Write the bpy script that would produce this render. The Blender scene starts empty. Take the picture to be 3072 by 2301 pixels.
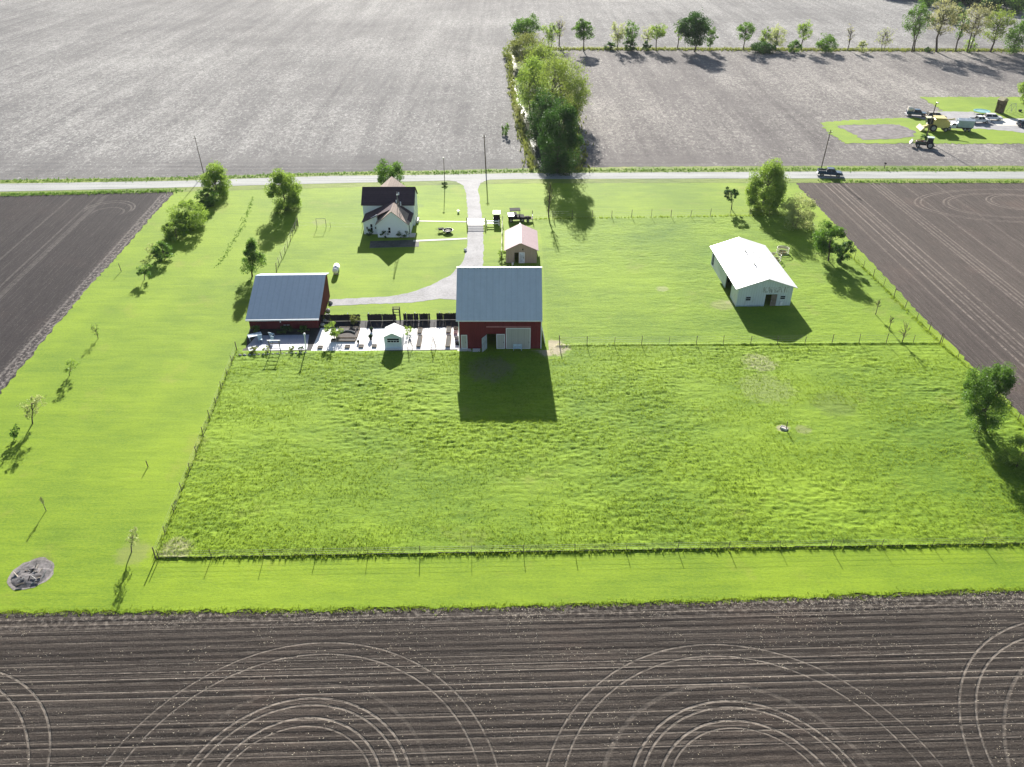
import bpy, math, random
import numpy as np
from mathutils import Vector, Matrix
random.seed(7); rng = np.random.default_rng(11)
scene = bpy.context.scene
COL = scene.collection
PI = math.pi
# ------------------------------------------------------------------ survey: photo point -> place on the ground
H = 60.0; FPX = 1713.7; CU, CV = 1106.0, 828.4
TH = math.atan(1560/2380.0); ST, CT = math.sin(TH), math.cos(TH)
def G(u, v, z=0.0):
    d = (v-CV)/FPX; t = (H-z)/(ST+d*CT)
    return ((u-CU)/FPX*t, (CT-d*ST)*t)
def HT(v, Y):
    d = (v-CV)/FPX
    return H-(ST+d*CT)/(CT-d*ST)*Y
def PX(Y, z=0):            # metres per photo unit at a place
    return ((H-z)*ST+Y*CT)/FPX
# ------------------------------------------------------------------ node helper
class S:
    def __init__(s, b, sock): s.b, s.k = b, sock
    def __add__(s, o): return s.b.m('ADD', s, o)
    def __radd__(s, o): return s.b.m('ADD', o, s)
    def __sub__(s, o): return s.b.m('SUBTRACT', s, o)
    def __rsub__(s, o): return s.b.m('SUBTRACT', o, s)
    def __mul__(s, o): return s.b.m('MULTIPLY', s, o)
    def __rmul__(s, o): return s.b.m('MULTIPLY', o, s)
    def __truediv__(s, o): return s.b.m('DIVIDE', s, o)
class B:
    def __init__(s, name):
        s.mat = bpy.data.materials.new(name); s.mat.use_nodes = True
        s.nt = s.mat.node_tree; s.nt.nodes.clear()
        s.out = s.nt.nodes.new('ShaderNodeOutputMaterial')
    def n(s, t, **kw):
        nd = s.nt.nodes.new(t)
        for k, v in kw.items(): setattr(nd, k, v)
        return nd
    def put(s, sock, val):
        if isinstance(val, S): s.nt.links.new(val.k, sock)
        elif isinstance(val, (tuple, list)):
            sock.default_value = tuple(val)+(1.0,) if (len(val) == 3 and sock.type == 'RGBA') else tuple(val)
        else: sock.default_value = val
    def m(s, op, a, b=None, c=None, clamp=False):
        nd = s.n('ShaderNodeMath', operation=op, use_clamp=clamp)
        s.put(nd.inputs[0], a)
        if b is not None: s.put(nd.inputs[1], b)
        if c is not None: s.put(nd.inputs[2], c)
        return S(s, nd.outputs[0])
    def pos(s): return S(s, s.n('ShaderNodeNewGeometry').outputs['Position'])
    def obj(s): return S(s, s.n('ShaderNodeTexCoord').outputs['Object'])
    def rnd(s): return S(s, s.n('ShaderNodeObjectInfo').outputs['Random'])
    def sep(s, v):
        nd = s.n('ShaderNodeSeparateXYZ'); s.put(nd.inputs[0], v)
        return [S(s, o) for o in nd.outputs]
    def comb(s, x, y, z=0.0):
        nd = s.n('ShaderNodeCombineXYZ')
        for i, q in enumerate((x, y, z)): s.put(nd.inputs[i], q)
        return S(s, nd.outputs[0])
    def mp(s, v, sc=(1, 1, 1), rot=0.0, loc=(0, 0, 0)):
        nd = s.n('ShaderNodeMapping'); s.put(nd.inputs[0], v)
        nd.inputs['Scale'].default_value = sc; nd.inputs['Rotation'].default_value = (0, 0, rot)
        nd.inputs['Location'].default_value = loc
        return S(s, nd.outputs[0])
    def noise(s, v, sc, det=3.0, ro=0.55, dist=0.0):
        nd = s.n('ShaderNodeTexNoise'); s.put(nd.inputs['Vector'], v)
        nd.inputs['Scale'].default_value = sc; nd.inputs['Detail'].default_value = det
        nd.inputs['Roughness'].default_value = ro; nd.inputs['Distortion'].default_value = dist
        return S(s, nd.outputs[0])
    def vor(s, v, sc, out='Distance'):
        nd = s.n('ShaderNodeTexVoronoi'); s.put(nd.inputs['Vector'], v); nd.inputs['Scale'].default_value = sc
        return S(s, nd.outputs[out])
    def ss(s, x, a, b):
        nd = s.n('ShaderNodeMapRange', interpolation_type='SMOOTHSTEP')
        s.put(nd.inputs[0], x); nd.inputs[1].default_value = a; nd.inputs[2].default_value = b
        return S(s, nd.outputs[0])
    def mix(s, f, a, b):
        nd = s.n('ShaderNodeMix', data_type='RGBA'); s.put(nd.inputs[0], f)
        s.put(nd.inputs[6], a); s.put(nd.inputs[7], b)
        return S(s, nd.outputs[2])
    def bump(s, h, strength=1.0, dist=1.0):
        nd = s.n('ShaderNodeBump'); s.put(nd.inputs['Height'], h)
        nd.inputs['Strength'].default_value = strength; nd.inputs['Distance'].default_value = dist
        return S(s, nd.outputs[0])
    def line(s, d, w):       # 1 on d = 0, fading to 0 at w
        return s.ss(s.m('ABSOLUTE', d), w, w*0.35)
    def ring(s, x, y, cx, cy, r, w, sy=1.0):
        dx = x-cx; dy = (y-cy)*sy
        return s.line(s.m('SQRT', dx*dx+dy*dy)-r, w)
    def done(s, col, rough=0.9, spec=0.2, normal=None, metal=0.0, **kw):
        p = s.n('ShaderNodeBsdfPrincipled')
        s.put(p.inputs['Base Color'], col); s.put(p.inputs['Roughness'], rough)
        s.put(p.inputs['Specular IOR Level'], spec); s.put(p.inputs['Metallic'], metal)
        for k, v in kw.items(): s.put(p.inputs[k], v)
        if normal is not None: s.put(p.inputs['Normal'], normal)
        s.nt.links.new(p.outputs[0], s.out.inputs[0]); return s.mat
MATS = {}
def simple(name, col, rough=0.6, spec=0.4, metal=0.0, var=0.15, sc=2.0, bump=0.0):
    if name in MATS: return MATS[name]
    b = B(name); o = b.obj(); n = b.noise(o, sc, 4)
    k = tuple(c*(1-var*1.6) for c in col); l = tuple(min(1, c*(1+var)) for c in col)
    c = b.mix(b.ss(n, 0.3, 0.7), k, l)
    nm = b.bump(b.noise(o, sc*6, 3), 0.5, bump) if bump else None
    MATS[name] = b.done(c, rough, spec, nm, metal); return MATS[name]
def boards(name, col, pitch=0.25, rough=0.8, spec=0.2, metal=0.0, axis='v', var=0.25, depth=0.02, dirt=None, dirtamt=0.5):
    b = B(name); o = b.obj(); x, y, z = b.sep(o)
    c0 = (x+y) if axis == 'v' else (z if axis == 'z' else (x if axis == 'x' else y))
    ph = b.m('FRACT', c0/pitch)
    gap = b.line(ph-0.5, 0.12)
    cell = b.m('FLOOR', c0/pitch)
    n1 = b.noise(b.comb(cell*7.3, z*0.3, cell), 1.0, 2)
    n2 = b.noise(b.mp(o, (3, 3, 0.7) if axis == 'v' else (2, 2, 2)), 1.0, 5, 0.6)
    c = b.mix(b.ss(n1*0.5+n2*0.5, 0.3, 0.7), tuple(q*(1-var) for q in col), tuple(min(1, q*(1+var*0.7)) for q in col))
    if dirt: c = b.mix(b.ss(b.noise(b.mp(o, (1.2, 1.2, 0.5)), 1.0, 5, 0.65), 0.5, 0.75)*dirtamt, c, dirt)
    c = b.mix(gap*(0.35 if axis in 'vz' else 0.12), c, tuple(q*0.5 for q in col))
    return b.done(c, rough, spec, b.bump(gap*(-depth)+n2*0.004, 1.0, 1.0), metal)
# ------------------------------------------------------------------ mesh builder
class MB:
    def __init__(s): s.v, s.f = [], []
    def add(s, vs, fs):
        o = len(s.v); s.v += [tuple(p) for p in vs]; s.f += [tuple(i+o for i in f) for f in fs]; return s
    def hexa(s, p):   # 8 points: bottom ring then top ring
        return s.add(p, [(3, 2, 1, 0), (4, 5, 6, 7), (0, 1, 5, 4), (1, 2, 6, 5), (2, 3, 7, 6), (3, 0, 4, 7)])
    def box(s, x0, x1, y0, y1, z0, z1):
        return s.hexa([(x0, y0, z0), (x1, y0, z0), (x1, y1, z0), (x0, y1, z0), (x0, y0, z1), (x1, y0, z1), (x1, y1, z1), (x0, y1, z1)])
    def taper(s, x0, x1, y0, y1, z0, z1, i, j=None):
        j = i if j is None else j
        return s.hexa([(x0, y0, z0), (x1, y0, z0), (x1, y1, z0), (x0, y1, z0), (x0+i, y0+j, z1), (x1-i, y0+j, z1), (x1-i, y1-j, z1), (x0+i, y1-j, z1)])
    def prism(s, prof, a0, a1, axis='y'):   # prof: list of (h, z); extruded along axis
        n = len(prof)
        def P(q, a): return (q[0], a, q[1]) if axis == 'y' else (a, q[0], q[1])
        vs = [P(q, a0) for q in prof]+[P(q, a1) for q in prof]
        return s.add(vs, [tuple(range(n))[::-1], tuple(range(n, 2*n))]+[(i, (i+1) % n, n+(i+1) % n, n+i) for i in range(n)])
    def slab(s, a, b, c, d, th):            # four top corners, thickness straight down
        lo = [(p[0], p[1], p[2]-th) for p in (a, b, c, d)]
        return s.hexa(lo+[a, b, c, d])
    def tube(s, p0, p1, r0, r1=None, n=8, cap=True):
        r1 = r0 if r1 is None else r1
        p0, p1 = Vector(p0), Vector(p1); ax = (p1-p0)
        if ax.length < 1e-6: return s
        ax.normalize(); q = ax.orthogonal().normalized(); w = ax.cross(q)
        vs = []
        for p, r in ((p0, r0), (p1, r1)):
            for i in range(n):
                a = 2*PI*i/n; vs.append(p+q*(math.cos(a)*r)+w*(math.sin(a)*r))
        fs = [(i, (i+1) % n, n+(i+1) % n, n+i) for i in range(n)]
        if cap: fs += [tuple(range(n))[::-1], tuple(range(n, 2*n))]
        return s.add(vs, fs)
    def path(s, pts, r, n=6):
        for a, b in zip(pts[:-1], pts[1:]): s.tube(a, b, r, r, n)
        return s
    def ball(s, c, rx, ry=None, rz=None, n=10, m=6, jit=0.0):
        ry = ry or rx; rz = rz or rx; vs = []
        for j in range(1, m):
            t = PI*j/m
            for i in range(n):
                a = 2*PI*i/n; k = 1+random.uniform(-jit, jit)
                vs.append((c[0]+rx*k*math.sin(t)*math.cos(a), c[1]+ry*k*math.sin(t)*math.sin(a), c[2]+rz*k*math.cos(t)))
        vs += [(c[0], c[1], c[2]+rz), (c[0], c[1], c[2]-rz)]
        fs = []
        for j in range(m-2):
            for i in range(n): fs.append((j*n+i, (j+1)*n+i, (j+1)*n+(i+1) % n, j*n+(i+1) % n))
        t = len(vs)-2
        for i in range(n):
            fs.append((t, i, (i+1) % n)); fs.append((t+1, (m-2)*n+(i+1) % n, (m-2)*n+i))
        return s.add(vs, fs)
    def build(s, name, mat, parent=None, smooth=False, bevel=0.0):
        me = bpy.data.meshes.new(name); me.from_pydata(s.v, [], s.f); me.update()
        if smooth:
            for p in me.polygons: p.use_smooth = True
        return link(name, me, mat, parent, bevel)
def link(name, me, mat, parent=None, bevel=0.0):
    o = bpy.data.objects.new(name, me); COL.objects.link(o)
    me.materials.append(mat); o.parent = parent
    if bevel:
        md = o.modifiers.new('bevel', 'BEVEL'); md.width = bevel; md.segments = 2; md.limit_method = 'ANGLE'
    return o
def npmesh(name, verts, faces, mat, parent=None, smooth=False):
    me = bpy.data.meshes.new(name); nv, nf, k = len(verts), len(faces), faces.shape[1]
    me.vertices.add(nv); me.vertices.foreach_set('co', np.ascontiguousarray(verts, dtype=np.float32).ravel())
    me.loops.add(nf*k); me.loops.foreach_set('vertex_index', np.ascontiguousarray(faces, dtype=np.int32).ravel())
    me.polygons.add(nf); me.polygons.foreach_set('loop_start', np.arange(0, nf*k, k, dtype=np.int32))
    me.polygons.foreach_set('loop_total', np.full(nf, k, dtype=np.int32))
    if smooth: me.polygons.foreach_set('use_smooth', np.ones(nf, dtype=bool))
    me.update(); me.validate()
    return link(name, me, mat, parent)
def tag(o, label, cat, group=None):
    o['label'] = label; o['category'] = cat
    if group: o['group'] = group
    return o
def thing(name, label, cat, loc=(0, 0, 0), rz=0.0, group=None):
    o = bpy.data.objects.new(name, None); COL.objects.link(o); o.empty_display_size = 0.3
    o.location = loc; o.rotation_euler = (0, 0, rz); return tag(o, label, cat, group)
def structure(o, kind='structure'): o['kind'] = kind; return o
# numpy value noise
_T = rng.random((256, 256))
def vnoise(x, y):
    xi, yi = np.floor(x).astype(int), np.floor(y).astype(int); fx, fy = x-xi, y-yi
    fx = fx*fx*(3-2*fx); fy = fy*fy*(3-2*fy)
    a = _T[xi % 256, yi % 256]; b = _T[(xi+1) % 256, yi % 256]; c = _T[xi % 256, (yi+1) % 256]; d = _T[(xi+1) % 256, (yi+1) % 256]
    return (a*(1-fx)+b*fx)*(1-fy)+(c*(1-fx)+d*fx)*fy
def fbm(x, y, o=4):
    s, a, t = 0, 1, 0
    for i in range(o):
        s = s+a*vnoise(x*2**i+17*i, y*2**i+31*i); t += a; a *= 0.5
    return s/t
def inpoly(x, y, poly):
    r = np.zeros(x.shape, bool); n = len(poly)
    for i in range(n):
        (x0, y0), (x1, y1) = poly[i], poly[(i+1) % n]
        c = ((y0 > y) != (y1 > y)) & (x < (x1-x0)*(y-y0)/((y1-y0) if y1 != y0 else 1e-9)+x0)
        r ^= c
    return r
def segd(x, y, a, b):
    dx, dy = b[0]-a[0], b[1]-a[1]; L = dx*dx+dy*dy
    t = np.clip(((x-a[0])*dx+(y-a[1])*dy)/L, 0, 1)
    return np.hypot(x-a[0]-t*dx, y-a[1]-t*dy)

# ================================================================== LIGHT, SKY, CAMERA
EL = math.radians(22.5); AZ = math.radians(-3.4)
w = bpy.data.worlds.new('World'); scene.world = w; w.use_nodes = True
nt = w.node_tree; sky = nt.nodes.new('ShaderNodeTexSky'); sky.sky_type = 'NISHITA'
sky.sun_disc = False; sky.sun_elevation = EL; sky.sun_rotation = AZ; sky.altitude = 200
sky.air_density = 1.0; sky.dust_density = 1.0; sky.ozone_density = 1.0
bg = nt.nodes['Background']; bg.inputs[1].default_value = 0.05; nt.links.new(sky.outputs[0], bg.inputs[0])
sl = bpy.data.lights.new('sun', 'SUN'); sl.energy = 5.0; sl.angle = math.radians(0.53); sl.color = (1.0, 0.955, 0.88)
so = bpy.data.objects.new('sun', sl); COL.objects.link(so); so.location = (-60, 900, 400)
sd = Vector((math.sin(AZ)*math.cos(EL), math.cos(AZ)*math.cos(EL), math.sin(EL)))
so.rotation_euler = (-sd).to_track_quat('-Z', 'Y').to_euler()
cam = bpy.data.cameras.new('camera'); co = bpy.data.objects.new('camera', cam); COL.objects.link(co)
cam.sensor_width = 36; cam.lens = 36*2380/3072.0; cam.clip_end = 8000; cam.clip_start = 1
co.location = (0, 0, H); co.rotation_euler = (PI/2-TH, 0, 0); scene.camera = co
vs = scene.view_settings; vs.view_transform = 'Standard'; vs.look = 'None'; vs.gamma = 1; vs.exposure = 1.62
scene.cycles.max_bounces = 6; scene.cycles.transparent_max_bounces = 6

# ================================================================== GROUND MATERIALS
def grass_mat(name, light, dark, dry, patches=(), streak=0.5, lump=0.03):
    b = B(name); p = b.pos(); x, y, z = b.sep(p)
    big = b.noise(p, 0.045, 4, 0.6); mid = b.noise(b.mp(p, (0.35, 1.0, 1)), 0.5, 4, 0.65); fine = b.noise(b.mp(p, (0.7, 1.2, 1)), 4.2, 5, 0.85)
    mow = b.noise(b.mp(p, (0.05, 1.0, 1)), 2.2, 4, 0.65)
    f = big*0.6+mid*0.28+fine*0.75+mow*(0.35*streak)
    c = b.mix(b.ss(f, 0.58+0.175*streak, 1.02+0.175*streak), dark, light)
    c = b.mix(b.ss(b.noise(p, 0.8, 6, 0.8), 0.57, 0.70)*0.4, c, dark)
    c = b.mix(b.ss(b.noise(p, 0.11, 5, 0.7), 0.56, 0.74)*0.45, c, dry)
    for (cx, cy, r, col, amt) in patches:
        dx, dy = x-cx, (y-cy)
        d = b.m('SQRT', dx*dx+dy*dy)/r+(b.noise(p, 0.9, 5, 0.7)-0.5)*1.3
        c = b.mix(b.ss(d, 1.0, 0.55)*amt, c, col)
    h = mid*lump*3+fine*lump+b.noise(p, 9, 2)*lump*0.5
    return b.done(c, 0.85, 0.12, b.bump(h, 1.0, 1.0), 0.0)
MUD = (0.20, 0.15, 0.11)
M_lawn = grass_mat('mown_grass', (0.212, 0.300, 0.016), (0.092, 0.165, 0.011), (0.24, 0.245, 0.045),
    [(-48.5, 57.5, 2.0, (0.10, 0.13, 0.03), .5), G(287, 1195)+(2.2, (.2, .19, .09), .4), G(690, 480)+(2.0, (.2, .22, .08), .5), G(905, 445)+(1.4, (.10, .14, .04), .4)], 0.7, 0.02)
M_past = grass_mat('pasture_grass', (0.196, 0.290, 0.016), (0.072, 0.142, 0.010), (0.20, 0.215, 0.05),
    [G(1190, 752)+(3.0, (.36, .31, .22), .9), G(1640, 785)+(2.9, (.28, .28, .15), .65), G(1655, 840)+(4.5, (.19, .23, .08), .6), G(1690, 925)+(1.0, (.30, .26, .2), .7), G(1800, 875)+(3.5, (.10, .14, .03), .5),
     G(1735, 930)+(1.2, (.22, .2, .12), .45), G(1560, 660)+(2.2, (.27, .25, .13), .4), G(1430, 625)+(1.3, (.30, .29, .17), .45), G(1060, 800)+(4, (.15, .13, .08), .6), G(380, 1190)+(2.2, (.27, .25, .14), .7), G(1580, 655)+(1.2, (.35, .32, .2), .4)], 0.1, 0.05)
M_verge = grass_mat('verge_grass', (0.20, 0.25, 0.04), (0.06, 0.105, 0.02), (0.28, 0.25, 0.09), (), 0.3, 0.06)

def tilled(name, base, pale, deep, rowdir=0.0, pitch=0.76, rows=1.0, rings=(), lines=(), xl=(), headland=None, edge=None, fleck=0.5):
    b = B(name); p = b.pos(); x, y, z = b.sep(p)
    q = b.mp(p, (1, 1, 1), -rowdir); rx, ry, rz = b.sep(q)
    wob = (b.noise(b.mp(q, (0.03, 0.25, 1)), 1.0, 2)-0.5)*0.5
    ph = b.m('SINE', (ry+wob)*(2*PI/pitch))
    long = b.noise(b.mp(q, (0.03, 2.2, 1)), 1.0, 4, 0.65)
    long2 = b.noise(b.mp(q, (0.012, 0.5, 1)), 1.0, 3, 0.6)
    big = b.noise(p, 0.035, 4, 0.6); fine = b.noise(p, 2.6, 5, 0.75); clod = b.noise(p, 7.0, 3, 0.7)
    f = big*0.5+fine*0.6+long*0.75*rows+long2*0.5*rows+ph*0.16*rows
    c = b.mix(b.ss(f, 0.35+0.45*rows, 0.85+0.75*rows), deep, base)
    row = b.ss(ph+(b.noise(b.mp(q, (0.25, 3, 1)), 1.0, 4, .7)-.5)*2.4, 0.35, 1.0)*rows
    c = b.mix(row*0.6, c, deep)
    lite = b.ss(ph*-1.0+(b.noise(b.mp(q, (0.3, 4, 1)), 1.0, 4, .75)-.5)*2.6, 0.75, 1.25)*rows
    c = b.mix(lite*0.30, c, pale)
    cl = b.noise(b.mp(p, (1, 1.3, 1)), 5.5, 3, 0.8)
    c = b.mix(b.ss(cl, .52, .38)*0.55, c, deep); c = b.mix(b.ss(cl, .60, .74)*0.40, c, pale)
    c = b.mix(b.ss(b.noise(p, 0.06, 5, 0.65), 0.5, 0.75)*0.35, c, (base[0]*1.15, base[1]*0.98, base[2]*0.93))
    t = 0.0
    for (cx, cy, r, wd, sy, k, *top) in rings:
        g = b.ring(x, y, cx, cy, r, wd, sy)*k
        if top: g = g*b.ss(y, cy-1.5, cy+.5)
        t = g if isinstance(t, float) else b.m('MAXIMUM', t, g)
    for (off, wd, k, lo, hi) in lines:      # along the rows: offset across
        g = b.line(ry-off, wd)*(b.ss(rx, lo, lo+3)*b.ss(rx, hi, hi-3))*k
        t = g if isinstance(t, float) else b.m('MAXIMUM', t, g)
    if not isinstance(t, float):
        t = t*b.ss(b.noise(p, 1.3, 4, 0.7)+big*0.2, 0.34, 0.72)
        c = b.mix(t*0.62, c, pale)
    fl = b.ss(b.noise(b.mp(p, (1, 1.5, 1)), 3.4, 3, 0.85), 0.62, 0.72)*b.ss(b.noise(p, 0.3, 4, 0.75), 0.40, 0.62)
    fl2 = b.ss(b.vor(b.mp(p, (1.5, 1, 1), 0.7), 1.3), 0.10, 0.03)
    fm = b.m('MAXIMUM', fl, fl2)
    if edge is not None:                    # residue heaped up along a field edge
        (ax, ay, bx, by, wd) = edge
        L = math.hypot(bx-ax, by-ay); nx, ny = -(by-ay)/L, (bx-ax)/L
        d = b.m('ABSOLUTE', (x-ax)*nx+(y-ay)*ny)
        e = b.ss(d, wd, 0.2)*b.ss(b.noise(p, 1.9, 4, 0.75), 0.47, 0.62)
        fm = b.m('MAXIMUM', fm, e)
    c = b.mix(fm*fleck, c, tuple(min(1, q*1.7) for q in pale))
    h = ph*0.022*rows+long*0.10*rows+fine*0.09+clod*0.045
    if not isinstance(t, float): h = h-t*0.10
    return b.done(c, 0.9, 0.06, b.bump(h, 1.0, 1.0))
def circ(ap, l, r):          # ring through an apex and two lower points, all given in the photo survey
    a, l, r = [G(*q) for q in (ap, l, r)]
    (x1, y1), (x2, y2), (x3, y3) = a, l, r
    d = 2*(x1*(y2-y3)+x2*(y3-y1)+x3*(y1-y2))
    ux = ((x1*x1+y1*y1)*(y2-y3)+(x2*x2+y2*y2)*(y3-y1)+(x3*x3+y3*y3)*(y1-y2))/d
    uy = ((x1*x1+y1*y1)*(x3-x2)+(x2*x2+y2*y2)*(x1-x3)+(x3*x3+y3*y3)*(x2-x1))/d
    return ux, uy, math.hypot(x1-ux, y1-uy)
RG = []
for ap, l, r, wd, k in [((715, 1387), (220, 1657), (1075, 1657), .16, .8), ((690, 1412), (258, 1657), (1035, 1657), .16, .9),
    ((670, 1507), (405, 1657), (885, 1657), .2, 1.1), ((670, 1522), (425, 1657), (863, 1657), .18, 1.0), ((660, 1550), (470, 1657), (820, 1657), .2, 1.1), ((655, 1568), (490, 1657), (800, 1657), .15, .9),
    ((1536, 1391), (1181, 1655), (2036, 1655), .16, .8), ((1546, 1416), (1221, 1655), (1990, 1655), .16, .9),
    ((1558, 1514), (1369, 1655), (1849, 1655), .2, 1.1), ((1568, 1527), (1391, 1655), (1828, 1655), .18, 1.0), ((1568, 1556), (1431, 1655), (1782, 1655), .2, 1.1), ((1568, 1572), (1453, 1655), (1758, 1655), .15, .9),
    ((1545, 1478), (1306, 1655), (1880, 1655), .35, .35), ((670, 1478), (370, 1657), (925, 1657), .3, .25),
    ((65, 1490), (0, 1452), (104, 1650), .18, .9), ((35, 1530), (0, 1490), (62, 1657), .18, .9),
    ((2212, 1345), (2073, 1500), (2103, 1655), .18, 1.0), ((2212, 1378), (2108, 1510), (2145, 1655), .18, 1.0), ((2212, 1440), (2172, 1530), (2180, 1655), .25, .5)]:
    RG.append(circ(ap, l, r)+(wd*.8, 1.0, k))
ROWD = math.atan2(54.5-51.6, 99.7)
def rowoff(u, v):
    x, y = G(u, v); return -x*math.sin(ROWD)+y*math.cos(ROWD)
LN = [(rowoff(300, v), .10, k, -90, 90) for v, k in ((1452, .8), (1466, .9), (1494, .8), (1508, .9), (1564, .5), (1612, .5), (1600, .3), (1642, .55), (1434, .5), (1360, .3), (1346, .3))]
M_near = tilled('near_soil', (0.074, 0.062, 0.053), (0.23, 0.20, 0.17), (0.026, 0.0215, 0.019), ROWD, 0.76, 1.0, RG, LN, fleck=0.30, edge=(-49.1, 50.8, 50.6, 53.7, 2.4))
lx = [G(*q) for q in ((0, 850), (382, 410))]
def lrow(u, v, d):
    x, y = G(u, v); return -x*math.sin(d)+y*math.cos(d)
DL = math.atan2(170-89, -74+69.3); DR = math.atan2(174.7-84.7, 63.4-67.0)
LL = [(lrow(u, v, DL), .3, k, 60, 172) for u, v, k in ((60, 745, .9), (78, 748, .7), (110, 735, 1.), (135, 730, .7), (20, 600, .5), (0, 640, .5), (45, 600, .5), (0, 560, .5), (100, 540, .35))]
g1 = G(385, 445)
M_left = tilled('left_soil', (0.058, 0.050, 0.050), (0.19, 0.17, 0.155), (0.025, 0.022, 0.0235), DL, 0.9, 0.8,
    [circ((255, 433), (225, 436), (288, 452))+(.3, 1.0, .8, 1), circ((250, 437), (222, 440), (280, 455))+(.3, 1.0, .7, 1), circ((235, 448), (215, 452), (262, 462))+(.3, 1.0, .6, 1)], LL, edge=(lx[0][0]-1.3, lx[0][1], lx[1][0]-1.3, lx[1][1], 2.2), fleck=0.6)
LR = [(lrow(u, v, DR), .28, k, 60, 176) for u, v, k in ((1960, 560, 1.), (1972, 556, .8), (2030, 590, .8), (2044, 586, .7), (2090, 560, .7), (2105, 556, .6), (2140, 540, .5), (1890, 520, .4), (1920, 500, .4), (2180, 640, .6), (2195, 635, .5), (2195, 520, .4))]
M_right = tilled('right_soil', (0.118, 0.098, 0.086), (0.28, 0.235, 0.205), (0.052, 0.043, 0.040), DR, 0.9, 0.9,
    [(107, 160, 22, .35, 2.2, .6), (107, 160, 20.8, .35, 2.2, .6), (104, 160, 13, .35, 1.8, .6), (104, 160, 12, .35, 1.8, .5), (107, 162, 6, .3, 1.3, .6), (107, 162, 5, .3, 1.3, .5)], LR, fleck=0.45)
def pale_field(name, base, pale, deep):
    b = B(name); p = b.pos(); x, y, z = b.sep(p)
    ln = b.noise(b.mp(p, (0.55, 0.012, 1)), 1.0, 4, 0.6); ln2 = b.noise(b.mp(p, (0.12, 0.010, 1), 0.05), 1.0, 4, 0.65)
    hd = b.noise(b.mp(p, (0.015, 0.7, 1)), 1.0, 3, 0.6); hm = b.ss(y, 200, 186)
    big = b.noise(p, 0.012, 4, 0.6); med = b.noise(p, 0.09, 5, 0.7)
    fl = b.noise(b.mp(p, (1.0, 0.55, 1)), 1.15, 4, 0.8, 1.2); fl2 = b.noise(p, 3.0, 3, 0.8)
    rows = b.m('MULTIPLY_ADD', hm, hd-ln, ln)
    f = rows*0.6+ln2*0.55+big*0.5+med*0.55
    c = b.mix(b.ss(f, 0.62, 1.45), deep, base)
    c = b.mix(b.ss(fl*0.7+fl2*0.3+big*0.25+(ln2-.5)*.15-hm*0.05, 0.60, 0.76)*0.62, c, pale)
    c = b.mix(b.ss(fl, 0.46, 0.34)*0.3, c, deep)
    dk = b.ss(b.noise(b.mp(p, (0.07, 0.02, 1), 0.08), 1.0, 5, 0.75), 0.58, 0.72)
    c = b.mix(dk*0.5, c, deep)
    tr = b.ring(x, y, -30, 262, 21, .5)
    c = b.mix(tr*0.3*b.ss(y, 240, 262), c, deep)
    h = rows*0.15+fl*0.16+fl2*0.08
    return b.done(c, 0.95, 0.03, b.bump(h, 0.75, 1.0))
M_far = pale_field('far_soil', (0.205, 0.198, 0.192), (0.47, 0.46, 0.435), (0.098, 0.095, 0.097))
M_far2 = pale_field('far_soil_east', (0.188, 0.174, 0.166), (0.46, 0.435, 0.39), (0.094, 0.086, 0.086))
def gravel(name, col, sc=6.0, var=0.3, tr=None):
    b = B(name); p = b.pos(); n = b.noise(p, sc, 4, 0.7); g = b.noise(p, 0.35, 4, 0.6)
    c = b.mix(b.ss(n*0.6+g*0.5, 0.35, 0.75), tuple(q*(1-var) for q in col), tuple(min(.9, q*(1+var*0.7)) for q in col))
    return b.done(c, 0.85, 0.25, b.bump(n*0.03, 1.0, 1.0))
M_road = None
b = B('road_surface'); p = b.pos(); x, y, z = b.sep(p)
st = b.noise(b.mp(p, (.02, 1.5, 1)), 1.0, 4, .6); n = b.noise(p, 2.5, 4, .7); pt = b.noise(b.mp(p, (.06, .5, 1)), 1.0, 4, .7)
M_road = b.done(b.mix(b.ss(st*.6+n*.3+pt*.4, .45, .85), (.20, .205, .20), (.36, .365, .35)), .9, .2, b.bump(n*.02))
M_grav = gravel('driveway_gravel', (0.26, 0.255, 0.262), 3.0, 0.32)
M_white = gravel('white_stone', (0.74, 0.72, 0.70), 5.0, 0.10)
b = B('blue_grey_pavers'); p = b.pos(); x, y, z = b.sep(p); n = b.noise(p, 3.0, 4, .7)
jt = b.m('MAXIMUM', b.line(b.m('FRACT', x/1.1)-.5, .03), b.line(b.m('FRACT', y/1.1)-.5, .03))
M_patio = b.done(b.mix(jt*.6, b.mix(n, (.17, .20, .28), (.24, .27, .34)), (.08, .09, .12)), .42, 1.0, b.bump(n*.004))
M_conc = gravel('concrete', (0.55, 0.53, 0.48), 2.0, 0.12)
M_bed = gravel('bed_soil', (0.055, 0.05, 0.045), 6.0, 0.35)
M_mulch = gravel('mulch', (0.062, 0.052, 0.047), 5.0, 0.4)
M_base = gravel('open_ground', (0.16, 0.14, 0.11), 0.05, 0.3)
M_ash = gravel('ash', (0.20, 0.18, 0.165), 3.0, 0.45)

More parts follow.
